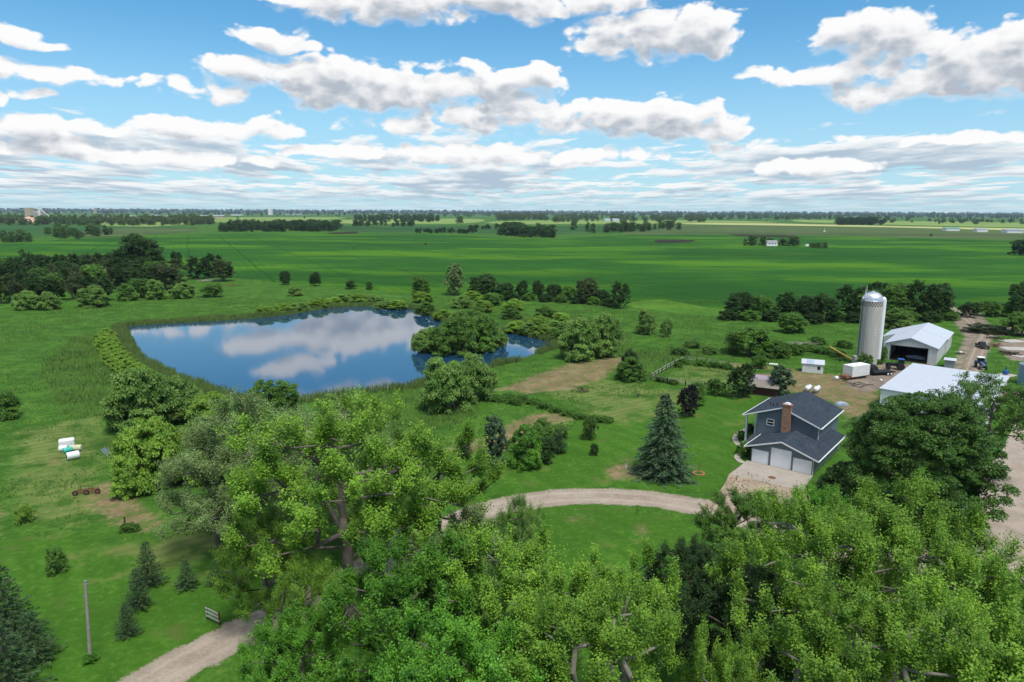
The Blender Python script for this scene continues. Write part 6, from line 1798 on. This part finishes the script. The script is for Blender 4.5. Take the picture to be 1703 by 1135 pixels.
# white plastic tanks and drums
def lying(name, px, py, r, L, rz, mat, label, cat, open_end=False):
    p = G(px, py)
    E2 = empty(name, (p[0], p[1], 0), rz, label, cat)
    MB().lathe([(r * 0.86, -L / 2), (r * 0.97, -L / 2 + 0.06), (r, -L * 0.3), (r, L * 0.3), (r * 0.97, L / 2 - 0.06), (r * 0.86, L / 2)], (0, 0, r), 24, 'x').build('shell', mat, E2, smooth=True)
    MB().lathe([(r * 0.62, -L / 2 - 0.02), (r * 0.62, -L / 2 + 0.01)], (0, 0, r), 20, 'x').build('end_disc', M_DARK if open_end else mat, E2)  # open end: a black disc paints the shaded hollow
    return E2
E_ = empty('water_tank', tuple(G(112, 745)), 0.55, 'big white box shaped tank at the back of the plastic tank heap', 'tank')
MB().box(-1.1, 1.1, -0.7, 0.7, 0.1, 1.5).build('shell', M_PLAST, E_, 0.18)
MB().box(-1.115, -1.10, -0.45, 0.15, 0.4, 1.0).build('hatch', M_STEEL, E_)
MB().box(-1.0, 1.0, -0.65, 0.65, 0, 0.1).build('base', M_WOOD, E_)
lying('plastic_drum', 122, 764, 0.62, 1.7, 0.75, M_PLAST, 'white drum with its open end painted dark, nearest of the plastic heap', 'drum', True)
lying('plastic_drum', 106, 751, 0.5, 1.2, 0.3, M_PLAST, 'small white drum left in the plastic heap', 'drum')
lying('plastic_drum', 113, 753, 0.45, 1.2, 0.9, M_TEAL, 'teal green drum in the plastic heap', 'drum')
lying('plastic_drum', 127, 750, 0.5, 1.7, 0.15, M_CREAM, 'cream yellow drum at the right of the plastic heap', 'drum')
for k, (a, c) in enumerate([((167, 748), (184, 765)), ((173, 746), (190, 763))]):
    loc, rz, L = frame(G(*a), G(*c))
    q = MB().box(0, L, -0.04, 0.03, 0, 0.14).box(0, L, 0.36, 0.43, 0, 0.14)
    for x in np.arange(0.15, L - 0.1, 0.35): q.box(x, x + 0.08, 0.03, 0.36, 0.03, 0.09)
    o = q.build('loading_ramp', M_GALV); o.location = loc; o.rotation_euler = (0, 0, rz)
    tag(o, ('grey metal ramp lying in the grass, left of a pair', 'grey metal ramp lying in the grass, right of a pair')[k], 'ramp')
loc, rz, L = frame(G(176, 745), G(196, 741))
E_ = empty('wire_gate', loc, rz, 'rusty wire gate panel propped behind the metal ramps', 'gate')
q = MB().tube((0, 0, 0.05), (L, 0, 0.05), 0.03).tube((0, 0, 1.1), (L, 0, 1.1), 0.03).tube((0, 0, 0), (0, 0, 1.1), 0.03).tube((L, 0, 0), (L, 0, 1.1), 0.03)
for k in range(1, 8): q.tube((L * k / 8, 0, 0.05), (L * k / 8, 0, 1.1), 0.012, n=4)
q.build('frame', M_RUST, E_)
hp_ = G(146, 821)
E_ = empty('harrow', (hp_[0], hp_[1], 0), 0.25, 'rusty farm harrow left at the edge of the brown patch', 'implement')
E_.scale = (0.85, 0.85, 0.85)
q = MB()
for y in (-0.5, 0, 0.5): q.box(-1.5, 1.5, y - 0.05, y + 0.05, 0.55, 0.66)
for x in (-1.4, 0, 1.4): q.box(x - 0.05, x + 0.05, -0.6, 0.6, 0.661, 0.74)
q.build('frame', M_RUST, E_)
q = MB()
for i in range(9):
    for y in (-0.5, 0, 0.5): q.tube((-1.4 + 0.35 * i, y, 0.56), (-1.4 + 0.35 * i + 0.1, y - 0.12, 0.02), 0.025, n=5)
q.build('teeth', M_RUST, E_)
MB().tube((-1.0, 0, 0.7), (-0.9, 0.1, 1.35), 0.05).tube((0.8, -0.2, 0.7), (0.9, -0.1, 1.2), 0.05).tube((-0.9, 0.1, 1.3), (0.9, -0.1, 1.15), 0.04).build('lever', M_DKWOOD, E_)
for x in (-1.6, 0.0, 1.6):
    wheel(E_, x, -0.55, 0.42, 0.42, 0.18, M_RUST)
for x in (-1.6, 1.6): 
    MB().lathe([(0.1, -0.08), (0.33, -0.08), (0.35, 0), (0.33, 0.08), (0.1, 0.08)], (x, 0, 0.35), 14, 'x').build('wheel', M_RUBBER, E_)
MB().tube((0, 0.6, 0.6), (0.1, 1.7, 0.4), 0.05).build('drawbar', M_RUST, E_)
pp = G(208, 876)
o = MB().tube((0, 0, 0), (0.02, 0.03, 1.25), 0.11, 0.10, 8).lathe([(0.10, 1.25), (0.02, 1.3)], n=8).build('wooden_post', M_DKWOOD); o.location = (pp[0], pp[1], 0)
tag(o, 'dark wooden post standing among weeds below the brown patch', 'post')
plant('bush_c', 216, 882, 870, 30, L_MID, 'low weeds round the dark wooden post', 'weeds', 'plant', trunk=False)
# lawn markers
mp = G(1041, 780)
E_ = empty('well_cap', (mp[0], mp[1], 0), 0, 'small white well pipe on the lawn left of the spruce', 'pipe')
MB().tube((0, 0, 0), (0, 0, 0.75), 0.07, n=10).build('pipe', M_WHITE, E_)
MB().tube((0, 0, 0.75), (0, 0, 0.87), 0.10, n=10).build('cap', M_BINBLUE, E_)
mp = G(1162, 788)
E_ = empty('sapling_stake', (mp[0], mp[1], 0), 0, 'thin stake in a ring of orange bricks on the lawn', 'stake')
MB().tube((0, 0, 0), (0.02, 0, 1.5), 0.035, n=6).build('stake', M_DKWOOD, E_)
q = MB()
for k in range(14):
    a = 2 * math.pi * k / 14
    x, y = math.cos(a) * 0.75, math.sin(a) * 0.75
    q.box(x - 0.13, x + 0.13, y - 0.1, y + 0.1, 0, 0.13)
q.build('brick_ring', plain('orange_brick', (0.40, 0.17, 0.09), 0.85), E_)
mp = G(1060, 661)
heap('stone_heap', mp, 6, 0.4, M_BLACK, 'small dark scrap pile on the mown plot', 'heap', 0.3)
heap('ash_heap', G(965, 652), 14, 0.9, M_DKWOOD, 'grey burnt brush heap in the mown plot', 'heap', 0.9)
mh = G(1284, 795)
o = MB().lathe([(0.55, 0.0), (0.55, 0.03), (0.5, 0.045)], n=24).build('drain_cover', M_RUST); o.location = (mh[0], mh[1], 0.036)
tag(o, 'round rusty drain cover in the concrete apron', 'cover')
q = G(222, 567)
for k in range(4):
    pp = G(221 + 1.2 * k, 566 + 2.5 * k)
    o = MB().tube((0, 0, -0.6), (0.03, 0, 1.3), 0.09, 0.08, 8).lathe([(0.08, 1.3), (0.02, 1.34)], n=8).build('pond_post', M_DKWOOD); o.location = (pp[0], pp[1], 0)
    tag(o, 'dark wooden post at the left corner of the pond', 'post', 'posts at the pond corner')

# ---------------------------------------------------------------- far farmhouse, sheds and town
def far_building(px0, px1, py, ty, mw, mr, label, name='far_building', rise=0.3, depth=0.6, cat='building', windows=True):
    p, q = G(px0, py), G(px1, py + (px1 - px0) * 0.00437)
    loc, rz, L = frame(p, q)
    h = at_dist(px0, ty, p[1])[2]
    E2, L = shed(name, p, q, L * depth, h * (1 - rise), h * rise, mw, mr, label, over=0.02 * L, cat=cat)
    if windows:
        for k in range(3):
            x = L * (0.2 + 0.27 * k)
            MB().box(x, x + L * 0.07, -0.08, -0.01, h * 0.28, h * 0.5).build('window', M_GLASS, E2)
    return E2
E2 = far_building(1275, 1293, 409.5, 400, M_WHITE, plain('grey_shingle', (0.22, 0.22, 0.24), 0.8), 'white farmhouse with grey roof in the far field', 'farmhouse', 0.45)
far_building(1340, 1345, 410, 406.5, M_WHITE, M_ROOFW, 'tiny white outbuilding right of the far farmhouse', windows=False)
far_building(1574, 1596, 384.5, 378.5, M_PLAST, plain('green_steel_roof', (0.10, 0.26, 0.20), 0.6), 'long far shed with a green roof', windows=False)
far_building(1625, 1643, 386.5, 380, M_PLAST, M_GALV, 'grey roofed far shed, middle of three on the pasture', windows=False)
far_building(1675, 1702, 388, 381.5, M_PLAST, M_GALV, 'largest grey roofed far shed at the right edge', windows=False)
far_building(1006, 1030, 368.5, 364, M_PLAST, M_ROOFW, 'white far farm building before the sunlit wood', windows=False)
mp = G(1371, 386)
E_ = empty('field_marker', (mp[0], mp[1], 0), 0, 'small white mast with a box in the pasture', 'mast')
MB().tube((0, 0, 0), (0, 0, 7.5), 0.35, 0.25, 8).build('mast', M_WHITE, E_)
MB().box(-1.6, 1.6, -1.0, 1.0, 0, 2.4).build('box', M_WHITE, E_)
# town along the left horizon
for i, (a, c, y, t, mw, lb) in enumerate([
    (158, 172, 362.5, 359.0, M_WHITE, 'leftmost white building of the far town'), (176, 190, 362.5, 359.5, M_WHITE, 'low white building second from the left in the far town'),
    (196, 206, 363, 360.5, M_PLAST, 'small pale building in the left part of the far town'), (210, 224, 362, 358.8, M_PLAST, 'pale building before the middle of the far town'),
    (228, 236, 362.5, 360.2, M_WHITE, 'tiny white building in the middle of the far town'), (243, 260, 362, 357.6, M_WHITE, 'brightest white block of the far town'),
    (264, 284, 362, 359, M_PLAST, 'long pale building right of the brightest town block'), (290, 312, 362.5, 360, M_TAN, 'tan building left of the salmon warehouse'),
    (316, 338, 362.5, 358.6, M_SALMON, 'left half of the long salmon warehouse'), (339, 371, 362.5, 358, M_TAN, 'long warehouse with pale salmon wall right in the town'),
    (384, 402, 359, 356.6, M_PLAST, 'pale long building right of the warehouse'), (470, 500, 358.2, 356, M_PLAST, 'thin white building past the water tower block')]):
    far_building(a, c, y, t, mw, M_ROOFW, lb, 'town_building', 0.2, 0.5, windows=False)
def far_tower(px, py, ty, w, mat, label, name='tower'):
    p = G(px, py); hh_ = at_dist(px, ty, p[1])[2]
    E2 = empty(name, (p[0], p[1], 0), 0, label, 'tower')
    ww = w * p[1] / FOC
    MB().box(-ww / 2, ww / 2, -ww / 2, ww / 2, 0, hh_ * 0.92).build('shaft', mat, E2)
    MB().box(-ww * 0.3, ww * 0.3, -ww * 0.3, ww * 0.3, hh_ * 0.92, hh_).build('cap', mat, E2)
far_tower(450, 358, 347.5, 6, M_PLAST, 'pale square tower block on the left horizon')
far_tower(159, 356, 346, 3, M_TAN, 'thin tower far off above the town woods')
# grain elevator
def elevator():
    p = G(62, 367)
    k = p[1] / FOC
    E2 = empty('grain_elevator', (p[0], p[1], 0), 0, 'tall brown grain elevator with a slanting conveyor on the left horizon', 'elevator')
    hz_ = lambda ty: at_dist(62, ty, p[1])[2]
    MB().box(-19 * k, -9 * k, 0, 8 * k, 0, hz_(346)).box(-8.9 * k, -5 * k, 1 * k, 8 * k, 0, hz_(351)).build('headhouse', M_TAN, E2)
    for i in range(4):
        MB().lathe([(2.4 * k, 0), (2.4 * k, hz_(353)), (0.3 * k, hz_(351.5))], ((-1 + i * 4.6) * k - 4 * k, 3 * k, 0), 16).build('storage_bin', M_TAN if i % 2 else M_GALV, E2)
    MB().box(3 * k, 6.5 * k, 0, 3 * k, 0, hz_(344.5)).build('tower', M_PLAST, E2)
    MB().tube((6 * k, 0, hz_(347)), (20 * k, 0, hz_(360)), 0.5 * k).build('conveyor', M_PLAST, E2)
    return E2
elevator()
p = G(106, 366); k = p[1] / FOC
o = MB().lathe([(12 * k, 0), (11.5 * k, 1.6 * k), (8 * k, 4.0 * k), (3 * k, 5.6 * k), (0.2 * k, 6 * k)], n=28).build('storage_dome', M_PLAST, None, smooth=True)
o.location = tuple(p); tag(o, 'low white storage dome beside the grain elevator', 'dome')
p = G(50, 370); k = p[1] / FOC
o = MB().lathe([(20 * k, 0), (16 * k, 4 * k), (9 * k, 7.5 * k), (0.3 * k, 9.5 * k)], n=28).build('grain_pile', M_SALMON, None, smooth=True)
o.location = tuple(p); tag(o, 'orange brown grain pile below the elevator', 'pile')
# roofs glimpsed in the left woods
for a, c, y, t, mw, mr, lb in [(40, 62, 472, 457, M_TAN, M_TAUPE, 'brown roofed house hidden in the left woods'), (157, 174, 455, 441, M_WHITE, M_TARP, 'pale blue roof showing in the left woods'),
                               (78, 92, 468, 455, M_PLAST, M_ROOFW, 'pale shed between the trunks of the left woods'), (192, 207, 462, 452, M_WHITE, M_WHITE, 'small white shed deep in the left woods')]:
    far_building(a, c, y, t, mw, mr, lb, 'shed', 0.35, 0.7, windows=False)

# ---------------------------------------------------------------- air
hz_m = bpy.data.materials.new('haze')
hz_m.use_nodes = True
nt = hz_m.node_tree
nt.nodes.clear()
ho = nt.nodes.new('ShaderNodeOutputMaterial')
hv = nt.nodes.new('ShaderNodeVolumePrincipled')
hv.inputs['Density'].default_value = 3.0e-5
hv.inputs['Color'].default_value = (0.62, 0.80, 1.0, 1)
nt.links.new(hv.outputs[0], ho.inputs['Volume'])
HZ = MB().box(-32000, 32000, -4000, 32000, -4.0, 44.0).build('haze', hz_m)
tag(HZ, 'thin blue haze over the far fields', kind='stuff')
